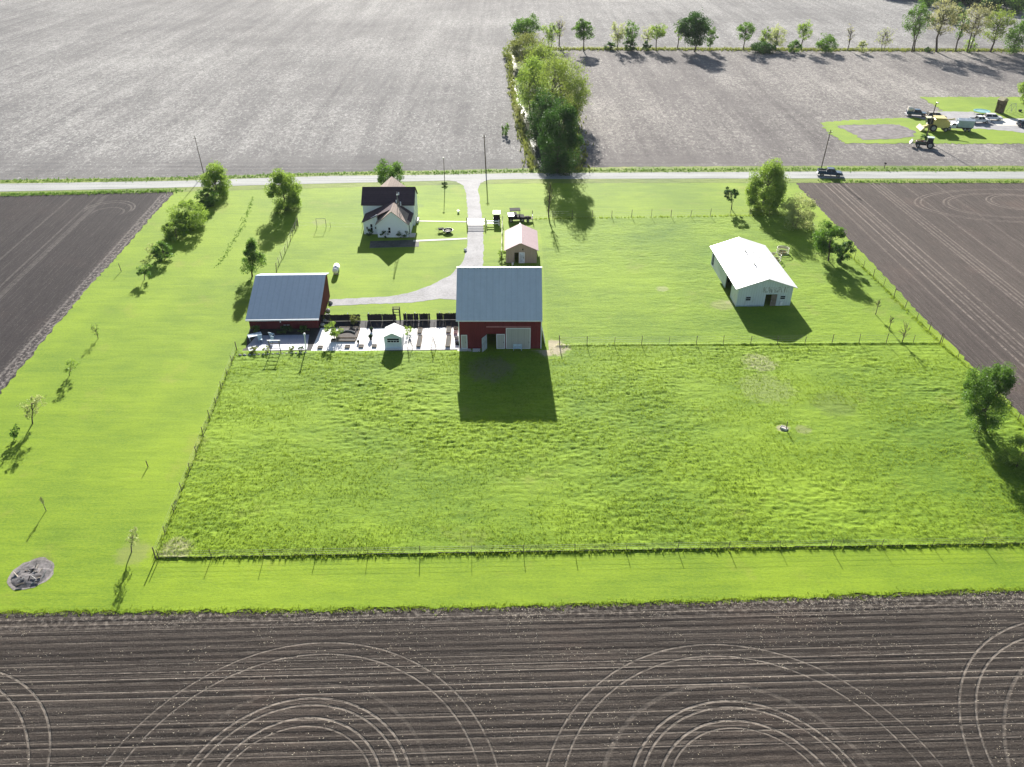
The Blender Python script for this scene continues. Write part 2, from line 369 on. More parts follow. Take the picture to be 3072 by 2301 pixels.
# ================================================================== GROUND SHEETS
def sheet(name, pts, z, mat, photo=True, kind='structure', ragged=0.0, th=0.0):
    q = [G(*p) for p in pts] if photo else list(pts)
    if ragged:
        r = []
        for i in range(len(q)):
            a, b_ = q[i], q[(i+1) % len(q)]; L = math.hypot(b_[0]-a[0], b_[1]-a[1]); n = max(1, int(L/0.8))
            for k in range(n):
                t = k/n; dx, dy = -(b_[1]-a[1])/L, (b_[0]-a[0])/L; j = random.uniform(-ragged, ragged)
                r.append((a[0]+(b_[0]-a[0])*t+dx*j, a[1]+(b_[1]-a[1])*t+dy*j))
        q = r
    m = MB(); n = len(q); ar = sum(q[i][0]*q[(i+1) % n][1]-q[(i+1) % n][0]*q[i][1] for i in range(n))
    if ar < 0: q = q[::-1]
    if th:
        m.prism([(0, 0)]*0 or [(0, 0)], 0, 0) if False else m.add([(x, y, z-th) for x, y in q]+[(x, y, z) for x, y in q], [tuple(range(n, 2*n))]+[(i, (i+1) % n, n+(i+1) % n, n+i) for i in range(n)])
    else: m.add([(x, y, z) for x, y in q], [tuple(range(n))])
    o = m.build(name, mat)
    if kind: o['kind'] = kind
    return o
sheet('ground', [(-4000, -1500), (4000, -1500), (4000, 6000), (-4000, 6000)], -0.12, M_base, False)
NX = [(0, 1322), (370, 1320), (740, 1316), (1106, 1309), (1500, 1298), (1850, 1285), (2212, 1272)]
nq = [G(*p) for p in NX]
edge_n = [(-160, 48.6)]+nq+[(160, 57.5)]
sheet('near_field', [(-160, -60), (160, -60)]+edge_n[::-1], -0.03, M_near, False)
RN = [(0, 397), (200, 394), (403, 390.5), (560, 385), (720, 380), (950, 378), (1106, 374.3), (1368, 373), (1757, 370.8), (2212, 371)]
RS = [(0, 414), (200, 409.5), (403, 404.5), (560, 400), (720, 396), (950, 390.5), (1106, 387), (1368, 386), (1757, 385.5), (2212, 386)]
def ext(pts, o):
    q = [G(*p) for p in pts]; (x0, y0), (x1, y1), (xa, ya), (xb, yb) = q[0], q[1], q[-2], q[-1]
    l = (x0-400, y0+(y0-y1)/(x0-x1)*-400); r = (xb+400, yb+(yb-ya)/(xb-xa)*400)
    return [(x, y+o) for x, y in [l]+q+[r]]
rn, rs = ext(RN, 0), ext(RS, 0)
sheet('road', rs+rn[::-1], 0.03, M_road, False)
# verges either side of the road
sheet('road_verge', [(x, y-.3) for x, y in rn]+[(x, y+2.6+(0.9 if x > 20 else 0)+(0.8 if x > -20 else 0)) for x, y in rn][::-1], 0.012, M_verge, False, ragged=0.25)
sheet('road_verge', [(x, y-2.9) for x, y in rs]+[(x, y+.3) for x, y in rs][::-1], 0.008, M_verge, False, ragged=0.2)
sheet('far_field', [(-900, 176), (9, 176), (9, 330), (200, 330), (900, 330), (900, 1600), (-900, 1600)], -0.05, M_far, False)
sheet('east_field', [(9, 176), (900, 176), (900, 328), (9, 328)], -0.04, M_far2, False)
LE = [(0, 850), (95, 735), (190, 622), (262, 545), (330, 465), (384, 408)]
RE = [(1713, 390), (1770, 450), (1835, 517), (1905, 590), (1990, 682), (2100, 790), (2212, 900)]
le, re = [G(*p) for p in LE], [G(*p) for p in RE]
sheet('left_field', [(-400, 40), (-68.5, 40)]+le+[(-74, 172), (-400, 168)], -0.03, M_left, False)
sheet('right_field', [(500, 40), (68.5, 40)]+re[::-1]+[(63, 176.5), (500, 178)], -0.03, M_right, False)
lawn = [(-67.5, 49.4)]+nq+[(68.5, 54.9)]+re[::-1]+[(63, 176)]+[p for p in rs[::-1] if -72 < p[0] < 62]+[(-74.5, 171.5)]+le[::-1]
sheet('lawn', lawn, 0.0, M_lawn, False, ragged=0.3)
# driveway, paths, garden ground
sheet('driveway', [(962, 389), (985, 392), (1000, 401), (1006, 415), (1010, 450), (1011, 490), (1008, 535), (999, 567), (972, 595), (930, 617), (890, 631), (840, 641), (713, 647),
    (713, 661), (800, 657), (890, 654), (950, 645), (986, 648), (1045, 640), (1043, 577), (1045, 530), (1043, 480), (1037, 440), (1033, 410), (1037, 396), (1052, 389), (1068, 387)], 0.02, M_grav, ragged=0.12)
sheet('garden_path', [(897, 476.4), (1009, 478.2), (1009, 480.4), (897, 478.6)], 0.04, M_conc)
sheet('garden_path', [(893, 519), (1008, 514), (1008, 517), (893, 522.4)], 0.04, M_conc)
sheet('house_patio', [(800, 521), (905, 518), (905, 533), (798, 536)], 0.03, gravel('patio_stone', (.075, .078, .07), 2, .5))
sheet('garden_ground', [(660, 762), (694, 700), (676, 694), (992, 690), (996, 756)], 0.015, gravel('fence_shade_dirt', (.032, .031, .036), 4, .4))  # dirt darkened so the board fence's shade is in its colour
sheet('courtyard', [(671, 760), (693, 709), (760, 708.5), (880, 710), (992, 706), (994, 754.5), (830, 757)], 0.03, M_white)
sheet('driveway_slab', [(1009.5, 472.5), (1044, 472.5), (1044.6, 479.5), (1009.8, 479.5)], 0.045, M_conc)
sheet('shed_patio', [(534, 748), (555, 725), (668, 723), (663, 755), (538, 758)], 0.03, M_patio)
sheet('shed_shade_ground', [(530, 757), (540, 708), (690, 708), (692, 712), (671, 761), (538, 762)], 0.012, gravel('shed_shade_soil', (.028, .03, .026), 4, .5), ragged=.12)  # dark ground sheet; the shed's shade around the patio is in its colour
sheet('border_bed', [(514, 769), (528, 752), (538, 759), (663, 756), (667, 760), (662, 766)], 0.02, M_mulch, ragged=.15)
def Z6(x, y): return (1757+x*.2057, 187+y*.2057)
sheet('farmyard_grass', [Z6(*p) for p in ((60, 375), (500, 345), (850, 333), (1020, 328), (1350, 250), (1120, 108), (2700, 112), (2700, 602), (330, 596), (180, 500))], 0.0, M_lawn, ragged=0.6)
sheet('farmyard_drive', [Z6(*p) for p in ((930, 290), (1350, 262), (1680, 265), (1900, 335), (2700, 335), (2700, 520), (2300, 500), (2050, 465), (1700, 440), (1380, 440), (1180, 350))], 0.02, M_grav, ragged=.3)
sheet('concrete_pad', [Z6(*p) for p in ((1850, 340), (2700, 338), (2700, 412), (1930, 412))], 0.045, M_conc)
sheet('bare_soil_patch', [Z6(*p) for p in ((235, 412), (520, 398), (900, 400), (1060, 465), (1065, 520), (860, 548), (520, 562), (420, 500))], 0.03, gravel('patch_soil', (.13, .115, .115), .7, .55), ragged=.5)
# creek and its banks
M_bank = grass_mat('creek_bank_grass', (0.125, 0.135, 0.05), (0.05, 0.065, 0.025), (0.20, 0.17, 0.10), (), 0.1, 0.12)
sheet('creek_bank', [(1148, 371), (1138, 330), (1124, 290), (1110, 255), (1102, 190), (1094, 140), (1100, 104), (1180, 100), (1215, 112), (1236, 150), (1245, 200), (1250, 280), (1262, 371)], 0.0, M_bank, ragged=.9)
b = B('creek_water'); p = b.pos()
M_water = b.done((0.02, 0.03, 0.03), 0.12, 0.6, b.bump(b.noise(p, 1.2, 4, .6), 0.35, 0.15))
cr = [G(*q) for q in ((1104, 118), (1109, 138), (1106, 170), (1118, 215), (1133, 250), (1139, 268), (1146, 283), (1152, 303), (1160, 330), (1166, 352), (1172, 371))]
cw = [1.6, 2.6, 1.0, 1.0, 2.2, 1.1, 1.3, 2.0, 1.0, 1.2, 1.4]
sheet('creek', [(x-w_/2, y) for (x, y), w_ in zip(cr, cw)]+[(x+w_/2, y) for (x, y), w_ in zip(cr, cw)][::-1], 0.03, M_water, False, ragged=.1)
sheet('hedgerow_grass', [(1175, 100), (1500, 102), (1800, 103.5), (2212, 105), (2500, 106), (2500, 112), (2212, 111), (1900, 110.5), (1500, 108), (1190, 109)], 0.0, M_bank, ragged=1.0)
# ================================================================== PASTURE (tall tussocky grass, real relief)
FL0, FL1 = G(512, 757), G(337, 1207)           # west fence
FFR = G(2212, 1176); FFL = FL1
sl_ = (FFR[1]-FFL[1])/(FFR[0]-FFL[0]); FFR = (65.6, FFL[1]+sl_*(65.6-FFL[0]))
MIDR = G(2030, 742)
FN0, FN1 = G(1150, 473), G(1703, 465)
FE = [FN1, G(1845, 560), MIDR, G(2105, 808), FFR]
past = [FL0, FL1, FFR, FE[3], MIDR, FE[1], FN1, FN0, (5.6, 150), (5.4, 108), (5.3, 100.6), (-7.7, 100.4)]
step = 0.17
gx = np.arange(-42, 67, step); gy = np.arange(57, 156, step); X, Y = np.meshgrid(gx, gy)
ins = inpoly(X, Y, past)
dist = np.full(X.shape, 1e9)
for i in range(len(past)): dist = np.minimum(dist, segd(X, Y, past[i], past[(i+1) % len(past)]))
fade = np.clip(dist/0.8, 0, 1)
amp = np.where(Y < 101.5, 1.0, 0.30)
pz = np.clip(fbm(X*.06, Y*.06, 3)*2.2-0.5, 0.25, 1.15)
n1 = fbm(X*.62+Y*.2, Y*1.5, 4); n2 = fbm(X*1.9+9, Y*2.9, 3)
rid = 1-np.abs(2*n1-1)
Z = 0.04+amp*pz*(0.13*(rid**2-0.4)+0.17*(n2-.5))+amp*.10
fr = np.minimum(segd(X, Y, FFL, FFR), np.minimum(segd(X, Y, G(1205, 748), MIDR), segd(X, Y, FL0, FL1)))
low = np.where((np.hypot(X-G(1190, 752)[0], Y-G(1190, 752)[1]) < 3) | (np.hypot(X-G(1690, 925)[0], Y-G(1690, 925)[1]) < 1.0), .35, 1)
Z = np.maximum(Z*fade*low, 0.012)+0.17*np.exp(-(fr/0.30)**2)*(0.55+0.9*n2)
Z = np.where(ins, Z, 0.012)
idx = np.arange(X.size).reshape(X.shape)
fm = (ins[:-1, :-1] & ins[1:, 1:] & ins[:-1, 1:] & ins[1:, :-1])
faces = np.stack([idx[:-1, :-1][fm], idx[:-1, 1:][fm], idx[1:, 1:][fm], idx[1:, :-1][fm]], 1)
used = np.unique(faces); rem = np.zeros(X.size, int); rem[used] = np.arange(len(used))
PV = np.stack([X.ravel(), Y.ravel(), Z.ravel()], 1)[used]
structure(npmesh('pasture', PV, rem[faces], M_past, None, True))
def zat(x, y):
    i = np.clip(((y-gy[0])/step).astype(int), 0, len(gy)-1); j = np.clip(((x-gx[0])/step).astype(int), 0, len(gx)-1)
    return Z[i, j]
def leafmat(name, col, col2, tr=0.45, sc=0.6):
    b = B(name); o = b.pos(); n = b.noise(o, sc, 3, 0.6); r = b.noise(o, 4.0, 2, 0.6)
    c = b.mix(b.ss(n*0.6+r*0.5, 0.4, 0.7), col, col2)
    d = b.n('ShaderNodeBsdfDiffuse'); t = b.n('ShaderNodeBsdfTranslucent'); g = b.n('ShaderNodeBsdfGlossy'); mx = b.n('ShaderNodeMixShader'); m2 = b.n('ShaderNodeMixShader')
    b.put(d.inputs[0], c); b.put(t.inputs[0], b.mix(0.5, c, tuple(q*1.5 for q in col2)))
    g.inputs['Roughness'].default_value = 0.45; g.inputs[0].default_value = (.8, .85, .8, 1)
    mx.inputs[0].default_value = tr; m2.inputs[0].default_value = 0.03
    b.nt.links.new(d.outputs[0], mx.inputs[1]); b.nt.links.new(t.outputs[0], mx.inputs[2])
    b.nt.links.new(mx.outputs[0], m2.inputs[1]); b.nt.links.new(g.outputs[0], m2.inputs[2])
    b.nt.links.new(m2.outputs[0], b.out.inputs[0]); return b.mat
M_blade = leafmat('grass_blade', (0.105, 0.180, 0.014), (0.215, 0.290, 0.026), 0.5, 0.12)
def blades(name, px, py, pz_, hmin, hmax, wd, mat, per=4):
    n = len(px); V = np.zeros((n*per*3, 3)); 
    for k in range(per):
        a = rng.random(n)*2*PI; ln = rng.uniform(.1, .5, n); h = rng.uniform(hmin, hmax, n)
        bx, by = px+rng.normal(0, .07, n), py+rng.normal(0, .07, n)
        dx, dy = np.cos(a)*wd/2, np.sin(a)*wd/2; o = rng.random(n)*2*PI
        V[k*3::per*3] = np.stack([bx-dx, by-dy, pz_-.03], 1); V[k*3+1::per*3] = np.stack([bx+dx, by+dy, pz_-.03], 1)
        V[k*3+2::per*3] = np.stack([bx+np.cos(o)*ln*h, by+np.sin(o)*ln*h, pz_+h], 1)
    F = np.arange(n*per*3).reshape(-1, 3)
    return npmesh(name, V, F, mat)
n = 110000
tx, ty = rng.uniform(-40, 65, n), 59+(rng.random(n)**1.3)*43
k = inpoly(tx, ty, past); tx, ty = tx[k], ty[k]
k = rng.random(len(tx)) < np.clip(zat(tx, ty)*4, 0.12, 1)*np.clip(fbm(tx*.12, ty*.2, 4)*3.4-1.0, .05, 1); tx, ty = tx[k], ty[k]
structure(blades('tall_grass', tx, ty, zat(tx, ty), .06, .24, .05, M_blade), 'stuff')
# rank grass along the fence feet
def along(pts, n, sp=.25):
    xs, ys = [], []
    for a, b_ in zip(pts[:-1], pts[1:]):
        L = math.hypot(b_[0]-a[0], b_[1]-a[1]); k = int(n*L); t = rng.random(k)
        xs.append(a[0]+(b_[0]-a[0])*t+rng.normal(0, sp, k)); ys.append(a[1]+(b_[1]-a[1])*t+rng.normal(0, sp, k))
    return np.concatenate(xs), np.concatenate(ys)
ax_, ay_ = along([FL0, FL1, FFR], 8, .2); a2, b2 = along([G(1205, 748), MIDR], 8, .2); a3, b3 = along([FN0, FN1]+FE[1:], 7)
ax_, ay_ = np.concatenate([ax_, a2, a3]), np.concatenate([ay_, b2, b3])
structure(blades('fence_foot_grass', ax_, ay_, np.full(len(ax_), .03), .18, .42, .06, M_blade, 5), 'stuff')

# ================================================================== AIR
hz = bpy.data.materials.new('air'); hz.use_nodes = True; hn = hz.node_tree; hn.nodes.clear()
ho = hn.nodes.new('ShaderNodeOutputMaterial'); hv = hn.nodes.new('ShaderNodeVolumePrincipled')
hv.inputs['Color'].default_value = (.86, .90, .96, 1); hv.inputs['Density'].default_value = 0.00005; hv.inputs['Anisotropy'].default_value = 0.0
hn.links.new(hv.outputs[0], ho.inputs['Volume'])
structure(MB().box(-900, 900, -150, 1700, -1.5, 64).build('haze', hz), 'stuff')
# ================================================================== TREES
M_bark = simple('bark', (0.10, 0.08, 0.062), 0.9, 0.1, 0, .3, 3.0)
M_palebark = simple('pale_bark', (0.22, 0.19, 0.15), 0.9, 0.1, 0, .3, 3.0)
LEAF = dict(
    dark=leafmat('leaves_dark', (0.020, 0.055, 0.010), (0.055, 0.125, 0.020), 0.32),
    mid=leafmat('leaves_mid', (0.036, 0.095, 0.012), (0.115, 0.215, 0.025), 0.42),
    light=leafmat('leaves_light', (0.075, 0.155, 0.020), (0.24, 0.34, 0.05), 0.46),
    pale=leafmat('leaves_pale', (0.19, 0.23, 0.07), (0.34, 0.38, 0.14), 0.48),
    olive=leafmat('leaves_olive', (0.085, 0.115, 0.025), (0.19, 0.21, 0.05), 0.45),
    gold=leafmat('leaves_spring', (0.070, 0.13, 0.018), (0.225, 0.29, 0.045), 0.42),
    tan=leafmat('buds_tan', (0.18, 0.18, 0.07), (0.30, 0.30, 0.13), 0.48))
def tree(name, label, u, vb, vt, wpx, leaf='mid', cb=0.2, dens=1.0, ls=None, shape='round', K=None, cu=None, group=None, bark=None, cat='tree', multi=1, seed=None, lean=0.0, hmin=.8):
    r_ = np.random.default_rng(seed if seed is not None else int(u*7+vb*13))
    bx, by = G(u, vb); h = max(hmin, HT(vt, by)); R = wpx*PX(by, h/2)/2; px = PX(by)
    ls = ls or max(0.10, min(0.5, px*2.3))
    off = 0.0
    rz = h*(1-cb)/2; cz = h*(1+cb)/2
    xc = ((u if cu is None else cu)-CU)*PX(by, cz)
    if cu is None: bx = xc
    t = thing(name, label, cat, (bx, by, 0), 0, group)
    off = xc-bx
    K = K or int(max(10, min(64, 14+R*R*2.0+rz*3)))
    C = []
    while len(C) < K:
        p = r_.normal(size=3); p /= np.linalg.norm(p); p *= r_.uniform(0.35, 1.0)**0.5
        zf = (p[2]+1)/2
        if shape == 'cone': k = (1.08-zf)*1.25 if zf > .25 else 0.6+1.4*zf
        elif shape == 'vase': k = 0.45+0.75*zf
        elif shape == 'egg': k = 1.12-0.45*zf
        else: k = 1.0
        j = r_.uniform(0.72, 1.08)
        C.append((p[0]*R*.78*k*j+off*min(1, zf+.4), p[1]*R*.78*k*j, cz+p[2]*rz*0.82*(j if p[2] > 0 else 1)))
    C = np.array(C)
    n = int(dens*min(12000, 6.0*(PI*R*rz+PI*R*R*.5)/(ls*ls*.8)))
    n = max(n, 4)
    ci = r_.integers(len(C), size=n); rc = R*0.25*r_.uniform(.5, 1.35, len(C))[ci]
    d = r_.normal(size=(n, 3)); d /= np.linalg.norm(d, axis=1)[:, None]; d *= (r_.random(n)**.42)[:, None]
    P = C[ci]+d*rc[:, None]*np.array([1, 1, min(1.15, max(.6, rz/R*.8))])
    stray = r_.random(n) < .06; P[stray] += r_.normal(size=(stray.sum(), 3))*R*.10
    if n > 60:                               # fit the crown to its surveyed width and height
        kx = R/np.quantile(np.abs(P[:, 0]-off*.9), .985); z0, z1 = np.quantile(P[:, 2], .02), np.quantile(P[:, 2], .992)
        kz = (h-max(.1, cb*h))/(z1-z0)
        for A_ in (P, C):
            A_[:, 0] = (A_[:, 0]-off*.9)*kx+off; A_[:, 1] *= kx; A_[:, 2] = np.maximum(max(.1, cb*h)+(A_[:, 2]-z0)*kz, .08)
    # trunk and limbs
    m = MB(); tr = max(0.035, 0.018*h+0.012*R)*(0.85 if multi == 1 else .6)
    th = h*max(cb+.12, 0.3)
    forks = []
    for q in range(multi):
        a = 2*PI*q/multi+r_.random(); sx, sy = (0.12*R*math.cos(a), 0.12*R*math.sin(a)) if multi > 1 else (0, 0)
        e = (sx*2.5+off*.6+lean*h, sy*2.5, th); mid = (sx+off*.2+lean*h*.4+r_.normal()*.02*h, sy+r_.normal()*.02*h, th*.5)
        m.tube((sx, sy, -.1), mid, tr*1.25, tr, 7); m.tube(mid, e, tr, tr*.75, 7); forks.append(e)
    top = (off+lean*h, 0, cz+rz*.55)
    for e in forks: m.tube(e, (top[0]*.9+e[0]*.1, e[1]*.4, top[2] if multi == 1 else top[2]*.95), tr*.75, tr*.18, 6)
    for c in C:
        e = forks[int(r_.integers(len(forks)))]; f = r_.uniform(0.0, .75)
        s0 = Vector(e).lerp(Vector(top), f*max(0, min(1, (c[2]-e[2])/max(.1, top[2]-e[2])))) if c[2] > e[2] else Vector((e[0]*.6, e[1]*.6, max(.1, c[2]*.75)))
        md = s0.lerp(Vector(c), .5)+Vector((0, 0, -.03*h)); m.tube(s0, md, tr*.34, tr*.22, 5, False); m.tube(md, c, tr*.22, max(.012, tr*.07), 5, False)
        if dens < .35:
            for _ in range(4):
                d = r_.normal(size=3)*R*.22; d[2] = abs(d[2]); m.tube(md, (c[0]+d[0], c[1]+d[1], c[2]+d[2]), tr*.14, .01, 4, False)
    m.build('trunk', bark or M_bark, t)
    if n < 5: return t
    a = r_.normal(size=(n, 3)); a /= np.linalg.norm(a, axis=1)[:, None]; b2 = r_.normal(size=(n, 3)); b2 -= (a*b2).sum(1)[:, None]*a; b2 /= np.linalg.norm(b2, axis=1)[:, None]
    s = ls*r_.uniform(.5, 1.15, n)[:, None]; a *= s*.62; b2 *= s*.42
    V = np.empty((n*4, 3)); V[0::4] = P-a; V[1::4] = P+b2; V[2::4] = P+a; V[3::4] = P-b2
    npmesh('crown', V, np.arange(n*4).reshape(-1, 4), LEAF[leaf], t)
    return t
WB = 'shrubs along the west field edge'
tree('bushy_tree', 'tall pale-topped bushy tree at the roadside end of the west shrub row', 463, 418, 357, 60, 'light', .04, 2.3, group=WB)
tree('shrub', 'low green shrub tucked in front of the roadside bushy tree', 450, 443, 410, 48, 'mid', .02, 1.1, group=WB, cat='shrub')
tree('shrub', 'broad leafy shrub, widest of the west row, with a long shadow', 406, 491, 439, 76, 'light', .02, 1.7, group=WB, cat='shrub')
tree('shrub', 'dark narrow shrub against the front side of the widest west shrub', 378, 515, 480, 48, 'light', .02, 1.7, group=WB, cat='shrub')
tree('shrub', 'small ragged shrub in the west row with a tuft of dark shade', 352, 560, 524, 42, 'mid', .02, 1.6, group=WB, cat='shrub')
tree('shrub', 'pale wispy bush on the field side of the west shrub row', 325, 549, 527, 22, 'pale', .1, .35, group=WB, cat='shrub')
tree('shrub', 'little round-headed bush on a bent stem ending the west shrub row', 312, 604, 573, 32, 'mid', .3, .9, cu=314, group=WB, cat='shrub')
tree('broadleaf_tree', 'big rounded tree with sunlit yellow top west of the farmhouse', 611, 454, 371, 68, 'light', .04, 2.5, shape='egg', group='yard trees')
tree('cone_shaped_tree', 'cone-shaped young tree on a slim trunk behind the red shed', 545, 597, 520, 50, 'mid', .18, 1.8, cu=545, shape='cone', group='yard trees')
tree('broadleaf_tree', 'dark round tree standing by the road behind the farmhouse', 844, 406, 349, 58, 'mid', .04, 2.0, group='yard trees')
SG = 'saplings on the west lawn'
tree('sapling', 'leafless crooked sapling farthest up the west lawn', 212, 731, 702, 18, 'mid', .3, .08, .14, bark=M_bark, cu=205, group=SG, cat='sapling')
tree('sapling', 'sparse sapling with a dark clump low in its crown, on the west lawn', 150, 811, 777, 30, 'light', .25, .5, .18, cu=155, group=SG, cat='sapling')
tree('sapling', 'pale-leaved sapling with an airy round crown on the west lawn', 70, 915, 858, 44, 'pale', .3, .45, .18, cu=72, group=SG, cat='sapling')
tree('sapling', 'squat bushy sapling at the left edge of the lawn', 30, 949, 921, 24, 'mid', .15, .7, .18, cu=33, group=SG, cat='sapling')
tree('sapling', 'thin faded whip of a sapling between the lawn edge and ash heap', 90, 1103, 1070, 10, 'pale', .4, .12, .1, group=SG, cat='sapling', bark=M_palebark)
tree('dead_sapling', 'whitish dry sapling standing just west of the pasture corner', 284, 1192, 1142, 32, 'pale', .35, .4, .13, cu=289, bark=M_palebark, cat='sapling')
# creek belt
CB = 'trees along the creek'
tree('dark_tree', 'dark dense egg-shaped tree beside the road at the creek crossing', 1206, 372, 229, 90, 'dark', .01, 3.0, shape='egg', group=CB, K=44)
tree('spring_tree', 'huge broad tree with golden-green spring leaves over the creek', 1200, 268, 116, 128, 'gold', .12, 1.3, group=CB, K=60, multi=3)
tree('spring_tree', 'pale green tree overhanging the west bank of the creek', 1150, 246, 126, 74, 'light', .1, .9, group=CB, multi=2)
tree('brown_tree', 'thin brownish spreading tree on the field side of the creek belt', 1246, 262, 163, 60, 'gold', .25, .55, group=CB, multi=2)
tree('thicket', 'dusky green thicket low on the creek bank behind the dark tree', 1176, 312, 196, 68, 'dark', .02, 1.6, group=CB, multi=3, cat='thicket')
tree('spring_tree', 'yellow-green tree at the far crest of the creek belt', 1170, 190, 93, 84, 'gold', .1, .9, group=CB, multi=2)
tree('brown_tree', 'olive-brown scrub tree filling the back of the creek belt', 1137, 142, 74, 82, 'olive', .02, 1.0, group=CB, multi=3)
tree('round_tree', 'round dark-green tree farthest back on the creek', 1136, 104, 34, 58, 'mid', .22, 1.3, group=CB)
tree('shrub', 'small isolated bush on the west side of the creek belt', 1093, 293, 268, 18, 'mid', .02, 1.0, group=CB, cat='shrub')
tree('shrub', 'yellowish bush at the corner where creek and hedgerow meet', 1096, 124, 98, 24, 'gold', .02, .8, group=CB, cat='shrub')
tree('thicket', 'bare brownish bramble on the shaded west creek bank', 1122, 262, 226, 24, 'tan', .02, .5, group=CB, cat='thicket')
tree('bare_tree', 'slender leafless tree on the lawn just across the road from the creek', 1187, 470, 392, 16, 'olive', .3, .05, .12, group='yard trees')
# hedgerow
HR = 'trees along the far hedgerow'
for nm, lb, u, vb, vt, wp, lf, cb, dn, kw in [
 ('hedgerow_tree', 'pale many-stemmed tree first in the hedgerow beside the creek', 1190, 106, 50, 42, 'light', .3, .6, dict(multi=2)),
 ('bare_tree', 'tall leafless tree behind the first pale hedgerow tree', 1209, 99, 36, 26, 'tan', .35, .12, {}),
 ('lollipop_tree', 'lollipop-shaped tree on a bare trunk near the creek end of the hedgerow', 1261, 111, 43, 44, 'mid', .42, 1.4, dict(cu=1261)),
 ('hedgerow_bush', 'dark low bush right of the lollipop-shaped tree', 1318, 107, 92, 24, 'dark', .02, 1.1, {}),
 ('hedgerow_tree', 'faded yellow-white tree beside the dark low bush', 1335, 108, 47, 34, 'pale', .3, .6, {}),
 ('hedgerow_tree', 'narrow leaning green tree with a bush at its foot', 1364, 106, 45, 30, 'mid', .25, .9, dict(lean=.04)),
 ('hedgerow_bush', 'dark bush under the narrow leaning tree', 1361, 109, 88, 28, 'dark', .02, 1.1, {}),
 ('hedgerow_bush', 'rounded dark bush in the gap left of the umbrella-shaped tree', 1396, 109, 89, 22, 'dark', .02, 1.1, {}),
 ('hedgerow_tree', 'thin pale tree behind the rounded dark bush', 1400, 105, 53, 28, 'pale', .3, .45, {}),
 ('hedgerow_tree', 'umbrella-shaped tree with a flat green top', 1421, 109, 52, 36, 'light', .5, .9, {}),
 ('hedgerow_tree', 'faint sparse tree left of the biggest dark tree', 1467, 105, 46, 18, 'light', .35, .5, {}),
 ('dark_tree', 'largest hedgerow tree, dark and heart-shaped with a heavy shadow', 1500, 112, 28, 66, 'dark', .22, 2.2, dict(shape='vase', cu=1500)),
 ('hedgerow_tree', 'short green tree leaning out right of the largest dark tree', 1536, 108, 60, 26, 'mid', .2, .9, {}),
 ('hedgerow_tree', 'green tree with a rounded head standing alone mid-hedgerow', 1611, 108, 49, 36, 'mid', .4, 1.0, {}),
 ('hedgerow_bush', 'wide dark thicket of bushes mid-hedgerow', 1648, 113, 91, 54, 'dark', .02, 1.2, {}),
 ('hedgerow_tree', 'yellow-green tree rising out of the wide dark thicket', 1655, 105, 60, 26, 'light', .3, .8, {}),
 ('hedgerow_tree', 'pale rounded tree at the right end of the wide thicket', 1680, 107, 56, 36, 'pale', .2, .8, {}),
 ('hedgerow_bush', 'dark clipped-looking bush at the foot of the flag-shaped tree', 1716, 112, 88, 28, 'mid', .02, 1.2, {}),
 ('hedgerow_tree', 'flag-shaped tree with foliage blown to the right', 1731, 109, 47, 32, 'light', .4, .8, dict(cu=1738)),
 ('hedgerow_tree', 'low wide green tree leaning right near the hedgerow gap', 1782, 112, 74, 44, 'mid', .05, 1.0, dict(cu=1786)),
 ('bare_tree', 'leafless grey tree alone in the hedgerow gap', 1839, 109, 53, 22, 'tan', .4, .10, {}),
 ('hedgerow_bush', 'pale haystack-shaped bush in the hedgerow gap', 1863, 113, 88, 20, 'pale', .02, .9, dict(shape='cone')),
 ('bare_tree', 'wide leafless tree with fanned branches before the tall trees', 1914, 110, 60, 40, 'pale', .3, .16, dict(multi=2)),
 ('tall_tree', 'tall fresh-green tree, first of the high group at the right', 1972, 112, 9, 52, 'mid', .35, .8, dict(multi=2, cu=1985)),
 ('tall_tree', 'tallest tree with thin tan-gold leaves and a straight trunk', 2023, 112, -6, 62, 'tan', .4, .7, dict(cu=2038)),
 ('tall_tree', 'slim tall tree with few leaves between two broad ones', 2081, 111, 22, 24, 'mid', .35, .4, {}),
 ('tall_tree', 'broad tall tree with greyish tan haze of buds on twin stems', 2112, 112, 8, 58, 'tan', .4, .6, dict(multi=2)),
 ('tall_tree', 'tall yellow-green tree near the right edge of the hedgerow', 2158, 112, 15, 58, 'gold', .3, .7, {}),
 ('tall_tree', 'leafy green tree at the extreme right end of the hedgerow', 2201, 114, 38, 48, 'mid', .05, 1.0, dict(multi=2)),
 ('hedgerow_bush', 'small dark bush at the foot of the tallest tree', 2004, 112, 102, 16, 'dark', .02, 1.0, {}),
 ('hedgerow_bush', 'pale scrubby bush beside the slim tall tree', 2098, 112, 80, 26, 'light', .02, .5, {})]:
    tree(nm, lb, u, vb, vt, wp, lf, cb, dn, group=HR, cat='bush' if 'bush' in nm else 'tree', **kw)
